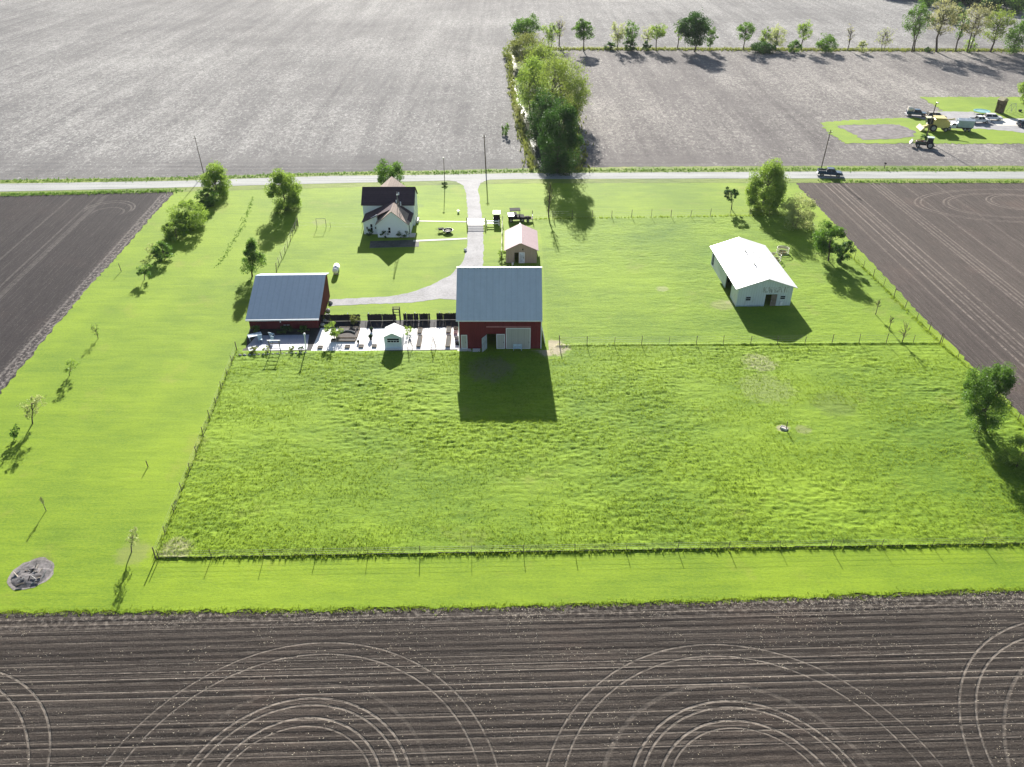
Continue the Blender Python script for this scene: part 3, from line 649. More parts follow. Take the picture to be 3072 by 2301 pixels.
# trees of the far wood
FW = 'trees of the far wood'
for nm, lb, u, vb, vt, wp, lf, dn in [
 ('wood_tree', 'dark rounded tree standing out in front of the far wood', 2066, 52, 9, 38, 'dark', 1.2),
 ('wood_tree', 'bushy green tree in the far wood behind the tall fresh-green tree', 2010, 14, -30, 50, 'mid', 1.0),
 ('wood_tree', 'dark green far-wood tree behind the tall yellow-green tree', 2150, 22, -28, 54, 'dark', 1.1),
 ('wood_tree', 'green far-wood tree in the very top right corner', 2205, 30, -20, 52, 'mid', 1.1)]:
    tree(nm, lb, u, vb, vt, wp, lf, .05, dn, group=FW)
def far_wood():
    C = []; a, b_ = G(1915, -4), G(2300, 30)
    V, F, o = [], [], 0
    for i in range(150):
        t = random.random(); x = a[0]+(b_[0]-a[0])*t+random.uniform(-5, 5); y = a[1]+(b_[1]-a[1])*t+random.uniform(0, 60)
        h = random.uniform(7, 13); R = random.uniform(3, 5)
        P = rng.normal(size=(130, 3)); P /= np.linalg.norm(P, axis=1)[:, None]; P = P*np.array([R, R, h*.5])*(rng.random(130)**.4)[:, None]+np.array([x, y, h*.52])
        C.append(P)
    P = np.concatenate(C); n = len(P)
    A = rng.normal(size=(n, 3)); A /= np.linalg.norm(A, axis=1)[:, None]; D = rng.normal(size=(n, 3)); D -= (A*D).sum(1)[:, None]*A; D /= np.linalg.norm(D, axis=1)[:, None]
    A *= .8; D *= .6; V = np.empty((n*4, 3)); V[0::4] = P-A; V[1::4] = P+D; V[2::4] = P+A; V[3::4] = P-D
    o = npmesh('far_wood', V, np.arange(n*4).reshape(-1, 4), LEAF['dark']); structure(o, 'stuff')
far_wood()
# east side
EB = 'trees along the east fence'
tree('broadleaf_tree', 'large bushy tree by the road at the north-east corner', 1658, 452, 350, 78, 'light', .03, 2.6, shape='egg', group=EB)
tree('small_tree', 'small dark lollipop tree inside the north-east corner', 1580, 452, 406, 31, 'dark', .45, 1.3, cu=1579, group='yard trees')
tree('flowering_bush', 'pale yellowish feathery bush on the east fence line', 1724, 490, 425, 74, 'pale', .04, 1.0, multi=3, group=EB)
tree('small_tree', 'green round-headed tree on a bent trunk by the east fence', 1789, 564, 488, 64, 'mid', .26, 2.0, cu=1793, group=EB)
tree('small_tree', 'dark compact bush touching the bent-trunk tree', 1822, 567, 522, 38, 'dark', .05, 1.3, group=EB)
tree('sapling', 'bare sapling closest to the white barn on the east side', 1898, 680, 645, 18, 'tan', .4, .03, .1, group='saplings by the east fence', cat='sapling')
tree('sapling', 'bare sapling, the middle one of three by the east fence', 1926, 713, 680, 16, 'tan', .4, .03, .1, group='saplings by the east fence', cat='sapling')
tree('sapling', 'bare forked sapling rising from the cross fence', 1957, 742, 698, 24, 'tan', .35, .05, .1, group='saplings by the east fence', cat='sapling')
tree('broadleaf_tree', 'single big dark leafy tree on the lower east fence', 2124, 930, 790, 94, 'mid', .08, 3.0, shape='round', cu=2133, K=60, group=EB)
tree('small_tree', 'light-leaved small tree cut by the right edge of the view', 2210, 1012, 950, 70, 'light', .06, 1.6, group=EB)
tree('garden_tree', 'small bright-leaved tree growing in the white courtyard', 720, 731, 696, 36, 'light', .2, 1.0, .2, K=14, group='garden plants')
tree('garden_shrub', 'brownish shrub against the dark board fence', 768, 701, 683, 22, 'olive', .1, .8, .18, group='garden plants', cat='shrub')
tree('garden_shrub', 'small green plant right beside the white playhouse', 881, 722, 706, 16, 'light', .05, .7, .15, group='garden plants', cat='shrub')
for i, (u, v, wq, lb) in enumerate([(553, 716, 20, 'leafy climber at the west end of the red shed wall'), (615, 716, 30, 'dark plants under the middle of the red shed wall'), (655, 717, 24, 'green bush at the east end of the red shed wall'),
    (549, 761, 20, 'brown dry bush at the west end of the stone border'), (575, 760, 14, 'grey-green clump in the stone border left of the trellis arch'), (631, 758, 14, 'grey clump in the stone border right of the trellis arch'), (650, 760, 14, 'dark rounded plant near the lamp post in the stone border')]):
    tree('border_plant', lb, u, v, v-11, wq, ('mid', 'dark', 'mid', 'olive', 'pale', 'pale', 'dark')[i], .02, .9, .16, group='border plants', cat='plant', hmin=.6)
for i, (u, v, wq, lb) in enumerate([(870, 512, 26, 'dark bush at the front right corner of the farmhouse'), (833, 513, 20, 'low dark shrub under the front gable of the farmhouse'), (797, 508, 16, 'small shrub at the west end of the farmhouse front')]):
    tree('foundation_shrub', lb, u, v, v-14, wq, 'dark', .02, 1.2, .2, group='shrubs against the farmhouse', cat='shrub', hmin=.7)
tree('foundation_shrub', 'weedy bush growing at the west side of the tan shed', 1084, 556, 541, 18, 'light', .05, .7, .2, group='shrubs against the farmhouse', cat='shrub')
tree('foundation_shrub', 'shrub at the base of the yard light pole', 961, 401, 394, 13, 'dark', .02, 1.2, .2, group='shrubs against the farmhouse', cat='shrub', hmin=.6)
tree('farmyard_shrub', 'dark bush at the foot of the farmyard pole', 1999, 303, 290, 18, 'dark', .02, 1.3, group='farmyard greenery', cat='shrub')
tree('farmyard_tree', 'tree at the right edge beyond the farmyard lawn', 2222, 224, 168, 44, 'light', .1, 1.1, group='farmyard greenery')
wx, wy = along([G(548, 425), G(522, 490), G(490, 545), G(468, 578)], 5, .25)
structure(blades('weed_row', wx, wy, np.full(len(wx), .0), .10, .24, .07, LEAF['mid'], 6), 'stuff')
ux, uy = along([(x, y+1.6) for x, y in rn if -140 < x < 130], 12, .7); vx, vy = along([(x, y-2.1) for x, y in rs if -180 < x < -70], 18, .5)
v2, w2 = along([(x, y-2.2) for x, y in rs if 60 < x < 190], 8, .5)
ux, uy = np.concatenate([ux, vx, v2]), np.concatenate([uy, vy, w2])
structure(blades('roadside_weeds', ux, uy, np.full(len(ux), .01), .15, .42, .12, LEAF['mid'], 4), 'stuff')
hx, hy = along([G(1180, 106), G(1500, 107), G(1800, 108), G(2230, 110)], 14, 1.3)
structure(blades('hedgerow_undergrowth', hx, hy, np.full(len(hx), 0.0), .2, .8, .4, LEAF['olive'], 3), 'stuff')
bx_, by_ = along([G(1150, 368), G(1128, 290), G(1108, 200), G(1100, 120)], 6, .7); b3_, b4_ = along([G(1250, 368), G(1240, 290), G(1225, 200), G(1205, 130)], 9, 1.3)
bx_, by_ = np.concatenate([bx_, b3_]), np.concatenate([by_, b4_])
structure(blades('creek_undergrowth', bx_, by_, np.full(len(bx_), 0.0), .2, 1.1, .3, LEAF['olive'], 4), 'stuff')
ex, ey = along([edge_n[1]]+nq, 26, .22)
structure(blades('field_edge_grass', ex, ey, np.full(len(ex), -.02), .06, .2, .07, M_blade, 4), 'stuff')
# crop residue lying on the near field
n = 13000; rx_, ry_ = rng.uniform(-52, 52, n), np.concatenate([rng.uniform(33, 54, n//2), 54.2-rng.exponential(2.2, n-n//2)+rng.normal(0, .2, n-n//2)])
def soil_edge(x): return np.interp(x, [q[0] for q in edge_n], [q[1] for q in edge_n])
k = (ry_ < soil_edge(rx_)-.15) & (fbm(rx_*.22, ry_*.45, 4) > .5); rx_, ry_ = rx_[k], ry_[k]; n = len(rx_)
aa = rng.random(n)*2*PI; L_ = rng.uniform(.02, .06, n); W_ = rng.uniform(.008, .018, n)
V = np.empty((n*4, 3)); cx_, sx_ = np.cos(aa)*L_, np.sin(aa)*L_; cw_, sw_ = -np.sin(aa)*W_, np.cos(aa)*W_
zt = rng.uniform(0.0, .06, n)
for q, (i, j) in enumerate(((-1, -1), (1, -1), (1, 1), (-1, 1))):
    V[q::4] = np.stack([rx_+i*cx_+j*cw_, ry_+i*sx_+j*sw_, zt+(i+1)*.02], 1)
structure(npmesh('crop_residue', V, np.arange(n*4).reshape(-1, 4), simple('straw', (0.52, 0.46, 0.36), .8, .2)), 'stuff')
# ================================================================== MATERIALS FOR OBJECTS
M_red = boards('red_boards', (0.165, 0.026, 0.028), 0.3, .85, .15, var=.2)
M_redshed = boards('red_shed_boards', (0.12, 0.022, 0.025), 0.3, .85, .15, var=.25)
M_roofm = boards('grey_metal_roof', (0.54, 0.58, 0.60), 0.9, .55, .3, .0, axis='x', var=.06, depth=.012, dirt=(.43, .48, .50), dirtamt=.4)
M_roofs = boards('blue_grey_metal_roof', (0.30, 0.38, 0.46), 0.9, .6, .2, .0, axis='x', var=.06, depth=.012, dirt=(.25, .32, .39), dirtamt=.4)
M_roofw = boards('white_metal_roof', (0.56, 0.56, 0.56), 0.9, .45, .4, .0, axis='y', var=.06, depth=.03, dirt=(0.27, 0.25, 0.24), dirtamt=.7)
M_roofp = boards('pink_metal_roof', (0.30, 0.20, 0.21), 0.5, .5, .4, .0, axis='y', var=.08, depth=.015)
M_char = boards('charcoal_shingles', (0.066, 0.043, 0.052), 0.28, .9, .2, axis='z', var=.2, depth=.01)
M_tanr = boards('weathered_tan_shingles', (0.30, 0.235, 0.20), 0.28, .9, .2, axis='z', var=.22, depth=.01)
M_whb = boards('white_clapboard', (0.76, 0.80, 0.82), 0.2, .7, .3, axis='z', var=.03, depth=.01)
M_whs = boards('weathered_white_steel', (0.56, 0.61, 0.62), 0.4, .6, .35, var=.05, depth=.012, dirt=(0.42, 0.43, 0.40), dirtamt=.5)
M_tans = boards('tan_siding', (0.40, 0.32, 0.25), 0.3, .8, .2, var=.06)
M_beige = boards('beige_door_boards', (0.45, 0.43, 0.39), 0.3, .75, .2, var=.05)
M_wood = boards('grey_wood', (0.22, 0.18, 0.14), 0.15, .9, .1, axis='z', var=.25)
M_fence = boards('dark_fence_boards', (0.032, 0.031, 0.034), 0.15, .9, .1, var=.35)
M_postw = simple('post_wood', (0.15, 0.12, 0.09), .9, .1, 0, .3, 2)
M_white = simple('white_paint', (0.80, 0.80, 0.78), .5, .4, 0, .05)
M_trim = simple('white_trim', (0.78, 0.78, 0.78), .5, .4, 0, .04)
M_black = simple('black_plastic', (0.014, 0.014, 0.016), .85, .08, 0, .2)
M_rub = simple('tyre_rubber', (0.022, 0.022, 0.022), .85, .2, 0, .2)
M_steel = simple('galvanised_steel', (0.45, 0.46, 0.47), .4, .5, .6, .1)
M_dsteel = simple('dull_steel', (.16, .17, .18), .7, .2, 0, .1)
M_rim = simple('rim_metal', (0.40, 0.40, 0.41), .35, .5, .7, .1)
M_glass = B('dark_glass').done((0.012, 0.016, 0.022), 0.2, .25)
M_lamp = simple('lamp_lens', (0.75, 0.72, 0.65), .2, .6, 0, .05)
M_rear = simple('rear_lens', (0.35, 0.02, 0.02), .3, .5, 0, .05)
M_dark = simple('dark_interior', (0.02, 0.02, 0.022), .95, .05, 0, .2)
M_stone = simple('pale_stone', (0.42, 0.40, 0.37), .9, .15, 0, .3, 3, .05)
M_brick = simple('chimney_pipe', (0.72, 0.72, 0.72), .5, .3, 0, .05)
# ------------------------------------------------------------------ building helpers (local frame: front wall on y = 0, x to the right, y to the back)
def panel(m, p0, p1, z0, z1, th, holes=()):
    (x0, y0), (x1, y1) = p0, p1; L = math.hypot(x1-x0, y1-y0); ux, uy = (x1-x0)/L, (y1-y0)/L; nx, ny = -uy*th, ux*th
    xs = sorted({0.0, L}|{h[0] for h in holes}|{h[1] for h in holes})
    for a, b_ in zip(xs[:-1], xs[1:]):
        hs = sorted([(h[2], h[3]) for h in holes if h[0] <= a+1e-6 and h[1] >= b_-1e-6]); z = z0
        for (c, d) in hs+[(z1, z1)]:
            if c > z+1e-6:
                q = [(x0+ux*a, y0+uy*a), (x0+ux*b_, y0+uy*b_), (x0+ux*b_+nx, y0+uy*b_+ny), (x0+ux*a+nx, y0+uy*a+ny)]
                m.hexa([(x, y, z) for x, y in q]+[(x, y, c) for x, y in q])
            z = d
def walls(m, x0, x1, y0, y1, z1, th=.15, front=(), right=(), back=(), left=()):
    panel(m, (x0, y0), (x1, y0), 0, z1, th, front)
    panel(m, (x1, y1), (x0, y1), 0, z1, th, back)
    panel(m, (x1, y0+th), (x1, y1-th), 0, z1, th, right)
    panel(m, (x0, y1-th), (x0, y0+th), 0, z1, th, left)
def gable_y(m, x0, x1, xr, y, z0, zr, th=.15): m.prism([(x0, z0), (x1, z0), (xr, zr)], y, y+th, 'y')   # ridge along y
def gable_x(m, y0, y1, yr, x, z0, zr, th=.15): m.prism([(y0, z0), (y1, z0), (yr, zr)], x, x+th, 'x')
def roof_x(m, x0, x1, y0, y1, yr, ze, zr, th=.12, oh=.4):      # ridge along x
    s0 = (zr-ze)/(yr-y0); s1 = (zr-ze)/(y1-yr); t = th+.02
    m.slab((x0, y0-oh, ze-s0*oh+t), (x1, y0-oh, ze-s0*oh+t), (x1, yr, zr+t), (x0, yr, zr+t), th)
    m.slab((x0, yr, zr+t), (x1, yr, zr+t), (x1, y1+oh, ze-s1*oh+t), (x0, y1+oh, ze-s1*oh+t), th)
def roof_y(m, x0, x1, xr, y0, y1, ze0, zr, ze1=None, th=.1, oh=.3):      # ridge along y
    ze1 = ze0 if ze1 is None else ze1
    s0 = (zr-ze0)/(xr-x0); s1 = (zr-ze1)/(x1-xr); t = th+.02
    m.slab((x0-oh, y0, ze0-s0*oh+t), (xr, y0, zr+t), (xr, y1, zr+t), (x0-oh, y1, ze0-s0*oh+t), th)
    m.slab((xr, y0, zr+t), (x1+oh, y0, ze1-s1*oh+t), (x1+oh, y1, ze1-s1*oh+t), (xr, y1, zr+t), th)
def box(name, mat, parent, *a, bevel=0.0): return MB().box(*a).build(name, mat, parent, bevel=bevel)
def window(t, x0, x1, y, z0, z1, mat=None, fw=.07):            # on a wall facing the viewer
    m = MB(); m.box(x0-fw, x1+fw, y-.06, y-.004, z0-fw, z0); m.box(x0-fw, x1+fw, y-.06, y-.004, z1, z1+fw); m.box(x0-fw, x0, y-.06, y-.004, z0, z1); m.box(x1, x1+fw, y-.06, y-.004, z0, z1)
    m.box(x0, x1, y-.05, y-.01, (z0+z1)/2-.025, (z0+z1)/2+.025)
    f = m.build('window', mat or M_trim, t)
    MB().box(x0, x1, y-.03, y-.005, z0, z1).build('pane', M_glass, f); return f
# ------------------------------------------------------------------ RED BARN
bx0, by0 = G(993, 753); BW = 12.0; BD = 11.9
t = thing('barn', 'big red barn with one broad grey metal roof slope facing us', 'barn', (bx0, by0, 0))
m = MB(); walls(m, 0, BW, 0, BD, 5.25, .18, front=[(4.0, 5.4, 0, 2.5)])
gable_x(m, 0, BD, BD/2, 0, 5.25, 10.2, .18); gable_x(m, 0, BD, BD/2, BW-.18, 5.25, 10.2, .18); m.build('wall', M_red, t)
m = MB(); roof_x(m, -.35, BW+.12, 0, BD, BD/2, 5.25, 10.2, .12, .45); rf = m.build('roof', M_roofm, t)
m = MB(); m.box(-.37, BW+.14, BD/2-.16, BD/2+.16, 10.33, 10.40); m.build('ridge_cap', M_trim, rf)
m = MB(); m.box(-.35, BW+.12, -.52, -.46, 4.82, 4.97); m.build('gutter', M_trim, rf)
def door(name, t, x0, x1, z1, mat, y=-.07, z0=.03, handle=True):
    d = MB().box(x0, x1, y, y+.06, z0, z1).build(name, mat, t)
    m = MB(); w_ = .1
    for a in ((x0, x0+w_, z0, z1), (x1-w_, x1, z0, z1), (x0+w_, x1-w_, z1-w_, z1), (x0+w_, x1-w_, z0, z0+w_)): m.box(a[0], a[1], y-.025, y-.001, a[2], a[3])
    m.build('door_frame', M_trim, d)
    if handle: MB().box(x1-.25, x1-.2, y-.07, y-.026, 1.0, 1.25).build('handle', M_black, d)
    return d
door('door', t, .27, 1.17, 2.35, M_beige)
door('door', t, 5.45, 6.7, 2.5, M_beige)
d = door('sliding_door', t, 6.85, 10.45, 3.5, M_beige)
m = MB(); 
for x in (7.75, 8.65, 9.55): m.box(x-.04, x+.04, -.094, -.071, .14, 3.4)
m.build('batten', M_beige, d)
m = MB(); m.box(4.0, 10.5, -.10, -.01, 3.62, 3.80); r = m.build('door_track', simple('pink_track', (.42, .17, .17), .6, .3), t)
c, s = math.cos(2.1), math.sin(2.1); m = MB(); w_ = 1.3
m.hexa([(4.0, -.03, .03), (4.0+c*w_, -.03-s*w_, .03), (4.0+c*w_+s*.06, -.03-s*w_+c*.06, .03), (4.06, -.0, .03), (4.0, -.03, 2.4), (4.0+c*w_, -.03-s*w_, 2.4), (4.0+c*w_+s*.06, -.03-s*w_+c*.06, 2.4), (4.06, -.0, 2.4)])
m.build('door', simple('pale_blue_door', (.45, .50, .52), .6, .3), t)['label'] = 'pale door leaf swung open'
for a in (-.06, BW-.06): box('corner_trim', M_trim, t, a, a+.12, -.03, -.001, 0, 5.2)
# bench, slab, pallet, boards
x, y = bx0, by0
sheet('concrete_apron', [(x-.3, y-1.1), (x+1.9, y-1.1), (x+1.6, y-.1), (x-.3, y-.1)], 0.05, M_conc, False)
t = thing('bench', 'small pale blue bench against the barn sliding door', 'bench', (bx0+8.55, by0-.55, 0))
pb = simple('pale_blue_paint', (.55, .66, .70), .6, .3); box('seat', pb, t, -.65, .65, -.22, .22, .42, .48); box('backrest', pb, t, -.65, .65, .20, .25, .55, .95)
for sx in (-.6, .55):
    box('leg', pb, t, sx, sx+.06, -.2, -.14, 0, .42); box('leg', pb, t, sx, sx+.06, .16, .198, 0, .95)
t = thing('pallet', 'white slatted pallet lying by the open barn door', 'pallet', (bx0+2.5, by0-.7, 0)); m = MB()
for i in range(4): m.box(-.55, .55, -.4+i*.24, -.26+i*.24, .12, .15)
m.build('deck', M_white, t); m = MB(); [m.box(a, a+.08, -.4, .46, 0, .118) for a in (-.5, -.04, .42)]; m.build('bearer', M_wood, t)
for i, (dy, hh, lean) in enumerate(((1.4, 2.2, .5), (3.0, 1.6, .4))):
    m = MB(); m.hexa([(BW+.15+lean, dy, .02), (BW+.21+lean, dy, .02), (BW+.21+lean, dy+.9, .02), (BW+.15+lean, dy+.9, .02), (BW+.2, dy, hh), (BW+.26, dy, hh), (BW+.26, dy+.9, hh), (BW+.2, dy+.9, hh)])
    o = m.build('leaning_board', M_white, None); o.location = (bx0, by0, 0); tag(o, ('taller white board leaning on the east barn wall near its front', 'shorter white board leaning on the east barn wall farther back')[i], 'board', 'boards leaning on the barn')
# ------------------------------------------------------------------ RED SHED
sx0, sy0 = G(541, 711); SA = math.radians(1.6); SW = 10.45; SD = 10.8
t = thing('shed', 'low red shed with large blue-grey metal roof behind the patio', 'shed', (sx0, sy0, 0), SA)
ze, zr, yr_, zb = 1.85, 5.0, 8.3, 4.1      # long front slope, short rear slope
m = MB(); panel(m, (0, 0), (SW, 0), 0, ze, .15); panel(m, (SW, SD), (0, SD), 0, zb, .15)
for xw, hs in ((0, ()), (SW-.15, ())): m.prism([(.151, 0), (SD-.151, 0), (SD-.151, zb), (yr_, zr), (.151, ze+.04)], xw, xw+.15, 'x')
m.build('wall', M_redshed, t)
MB().box(SW+.002, SW+.06, 3.0, 6.4, 0.02, 2.2).build('sliding_door', M_redshed, t)
m = MB(); sf = (zr-ze)/yr_; sb_ = (zr-zb)/(SD-yr_)
m.slab((-.35, -.35, ze-sf*.35+.13), (SW+.35, -.35, ze-sf*.35+.13), (SW+.35, yr_, zr+.13), (-.35, yr_, zr+.13), .1)
m.slab((-.35, yr_, zr+.13), (SW+.35, yr_, zr+.13), (SW+.35, SD+.3, zb-sb_*.3+.13), (-.35, SD+.3, zb-sb_*.3+.13), .1); rf = m.build('roof', M_roofs, t)
m = MB(); m.box(-.35, SW+.35, -.46, -.352, 1.62, 1.84); m.build('gutter', M_trim, rf)
m = MB(); m.box(4.7, 4.85, -.05, -.005, 1.1, 1.7); m.build('downpipe', M_trim, t)
m = MB(); m.tube((5.2, -.12, .7), (6.1, -.12, .7), .05, .05); m.build('handrail', M_white, t)
# ------------------------------------------------------------------ FARMHOUSE
hx, hy = -23.6, 148.7
t = thing('farmhouse', 'white farmhouse with dark roofs and a steep tan front gable', 'house', (hx, hy, 0))
m = MB()
walls(m, -5.6, 4.4, 0, 6, 4.4); gable_x(m, 0, 6, 3, -5.6, 4.4, 6.7); gable_x(m, 0, 6, 3, 4.25, 4.4, 6.7)
m.build('wall', M_whb, t)
m = MB(); roof_x(m, -5.85, 4.6, 0, 6, 3, 4.4, 6.7, .12, .3); m.build('roof', M_char, t)
# rear wing
m = MB(); walls(m, -4.2, 2.2, 6.01, 10.4, 3.6); gable_y(m, -4.2, 2.2, -1.1, 10.25, 3.6, 6.2); m.build('wall', M_whb, t)
m = MB(); roof_y(m, -4.2, 2.2, -1.1, 4.6, 10.8, 3.6, 6.2, th=.1, oh=.3); m.build('roof', M_tanr, t)
# middle section, low slope to the west
yw = -4.4
m = MB(); panel(m, (-5.0, yw), (-2.2, yw), 0, 2.45, .15, [(.55, .85, 1.0, 1.5), (1.35, 1.75, .7, 2.05), (2.2, 2.45, 1.1, 1.5)]); panel(m, (-5.0, -.01), (-5.0, yw+.15), 0, 2.45, .15)
m.prism([(-5.0, 2.45), (-2.2, 2.45), (-2.2, 3.95)], yw, yw+.15, 'y'); m.build('wall', M_whb, t); m = MB(); panel(m, (4.0, yw+.15), (4.0, -.01), 0, 2.5, .15); m.build('wall', M_whb, t)
m = MB(); roof_y(m, -5.0, 4.0, .6, yw-.25, -.02, 2.45, 5.0, 2.6, th=.1, oh=.25); m.build('roof', M_char, t)
# front gable wing
yf = -6.0
m = MB(); walls(m, -2.1, 3.75, yf, yw, 2.75, front=[(2.1, 2.5, .9, 2.0)]); gable_y(m, -2.1, 3.75, .85, yf, 2.75, 5.2); m.build('wall', M_whb, t)
m = MB(); roof_y(m, -2.1, 3.75, .85, yf-.3, -1.6, 2.75, 5.2, th=.1, oh=.3); m.build('roof', M_tanr, t)
for a in ((-4.45, -4.15, 1.0, 1.5), (-3.65, -3.25, .7, 2.05), (-2.8, -2.55, 1.1, 1.5)): window(t, a[0], a[1], yw, a[2], a[3])
window(t, 0.0, .4, yf, .9, 2.0)
for (x, y, z, h_) in ((1.4, 1.6, 5.3, .9), (1.1, -.35, 4.6, .75), (1.9, -.35, 4.2, .8)): MB().tube((x, y, z), (x, y, z+h_), .13, .13, 10).build('vent_pipe', M_brick, t)
box('side_step', M_conc, t, 4.45, 4.95, 1.2, 3.2, 0.0, .5)
box('front_step', M_conc, t, 3.8, 5.0, -6.0, -4.5, 0, .25)
# mast by the house
ax, ay = G(871, 507); t = thing('antenna_mast', 'slim lattice antenna mast rising in front of the farmhouse gable', 'antenna', (ax, ay, 0))
tp = (-.55, 0, 7.9); legs = [(-.9, -.2, 0), (.35, -.2, 0), (-.2, .7, 0)]
for l in legs:
    m = MB(); m.tube(l, (tp[0]+l[0]*.08, l[1]*.1, tp[2]), .05, .035, 6); m.build('leg', M_dsteel, t)
for k in range(1, 9):
    m = MB(); f = k/9.; P = [tuple(a*(1-f)+b_*f for a, b_ in zip(l, (tp[0]+l[0]*.08, l[1]*.1, tp[2]))) for l in legs]
    for i in range(3): m.tube(P[i], P[(i+1) % 3], .018, .018, 4)
    m.build('brace', M_dsteel, t)
m = MB(); m.ball((tp[0], 0, 8.0), .16); m.tube((tp[0], 0, 8.0), (tp[0], 0, 8.6), .025, .02, 5); m.build('antenna_head', M_white, t)
# ------------------------------------------------------------------ TAN SHED
tx0, ty0 = G(1093, 568); t = thing('shed', 'small tan shed with a faded pink metal roof behind the barn', 'shed', (tx0, ty0, 0)); TW = 5.5; TD = 8.6
m = MB(); walls(m, 0, TW, 0, TD, 2.55, .12, front=[(1.5, 2.25, 0, 2.0)]); gable_y(m, 0, TW, TW*.47, 0, 2.55, 3.85, .12); gable_y(m, 0, TW, TW*.47, TD-.12, 2.55, 3.85, .12); m.build('wall', M_tans, t)
m = MB(); roof_y(m, 0, TW, TW*.47, -.3, TD+.25, 2.55, 3.85, th=.08, oh=.3); rf = m.build('roof', M_roofp, t)
m = MB(); m.box(TW*.47-.12, TW*.47+.12, -.31, TD+.26, 3.955, 3.99); m.build('ridge_cap', M_trim, rf)
door('door', t, 2.35, 3.35, 2.1, simple('blue_white_door', (.55, .60, .66), .6, .3), y=-.075)
MB().box(2.9, 3.1, -.08, -.005, 2.5, 2.75).build('vent', M_black, t)
t = thing('bucket', 'white bucket standing on the slab outside the tan shed', 'bucket', (tx0+1.2, ty0-.8, 0)); MB().tube((0, 0, 0), (0, 0, .38), .15, .19, 12).build('body', M_white, t); m = MB()
m.path([(.19*math.cos(a), 0, .38+.2*math.sin(a)) for a in [PI*i/8 for i in range(9)]], .012, 5); m.build('handle', M_steel, t)
# ------------------------------------------------------------------ WHITE POLE BARN
wx0, wy0 = G(1589, 663); WA = math.radians(2.3); WW = 8.85; WD = 16.2
t = thing('pole_barn', 'long white steel barn with a bright low-pitched roof on the pasture', 'barn', (wx0, wy0, 0), WA)
m = MB(); walls(m, 0, WW, 0, WD, 3.5, .12, front=[(1.45, 2.2, 1.15, 1.8), (4.6, 6.5, 0, 2.15), (7.05, 7.8, 1.3, 1.85)], left=[(9.3, 12.6, 0, 3.0), (.2, 1.5, .3, 2.6)])
gable_y(m, 0, WW, WW/2, 0, 3.5, 5.0, .12); gable_y(m, 0, WW, WW/2, WD-.12, 3.5, 5.0, .12); m.build('wall', M_whs, t)
m = MB(); roof_y(m, 0, WW, WW/2, -.45, WD+.3, 3.5, 5.0, th=.07, oh=.55); rf = m.build('roof', M_roofw, t)
for y in (5.4, 10.6): MB().tube((3.9, y, 4.75), (3.9, y, 5.45), .13, .13, 10).build('vent_pipe', M_steel, rf)
d = MB().box(5.55, 6.45, -.06, -.002, .05, 2.1).build('door', M_wood, t); MB().box(5.65, 5.7, -.12, -.061, .9, 1.15).build('handle', M_steel, d)
for a in ((1.45, 2.2, 1.15, 1.8), (7.05, 7.8, 1.3, 1.85)): window(t, *a[:2], 0, *a[2:], mat=M_whs, fw=.05)
# flaking dark lettering-like wear strip high on the gable
b = B('flaked_paint'); o = b.obj(); x, y, z = b.sep(o); n = b.noise(b.mp(o, (5, 1, .9)), 1.0, 4, .7)
fl = b.done(b.mix(b.ss(n, .48, .58), (0.60, .63, .63), (0.22, 0.22, 0.20)), .8, .2)
MB().box(3.95, 8.1, -.015, -.003, 2.45, 3.45).build('flaking_panel', fl, t)
MB().box(7.15, 7.45, -.25, -.03, .3, .9).build('meter_box', M_trim, t)
MB().box(0.02, 4.5, -.03, -.003, .03, .3).build('skirt_board', simple('skirt', (.35, .42, .47), .7, .2), t)
# ------------------------------------------------------------------ PLAYHOUSE
px0, py0 = G(831.5, 752.5); t = thing('playhouse', 'white little gabled playhouse in the middle of the courtyard', 'playhouse', (px0, py0, 0)); PW = 2.55; PD = 2.7
m = MB(); walls(m, 0, PW, 0, PD, 2.0, .08, front=[(.45, PW-.35, 1.05, 1.7)]); gable_y(m, 0, PW, PW/2, 0, 2.0, 2.65, .08); gable_y(m, 0, PW, PW/2, PD-.08, 2.0, 2.65, .08); m.build('wall', simple('playhouse_white', (.55, .62, .64), .5, .3, 0, .05), t)
m = MB(); roof_y(m, 0, PW, PW/2, -.3, PD+.15, 2.0, 2.65, th=.06, oh=.18); m.build('roof', M_white, t)
window(t, .45, PW-.35, 0, 1.05, 1.7); [box('mullion', M_trim, t, x, x+.05, -.058, -.031, 1.05, 1.35) for x in (.95, 1.35, 1.75)]
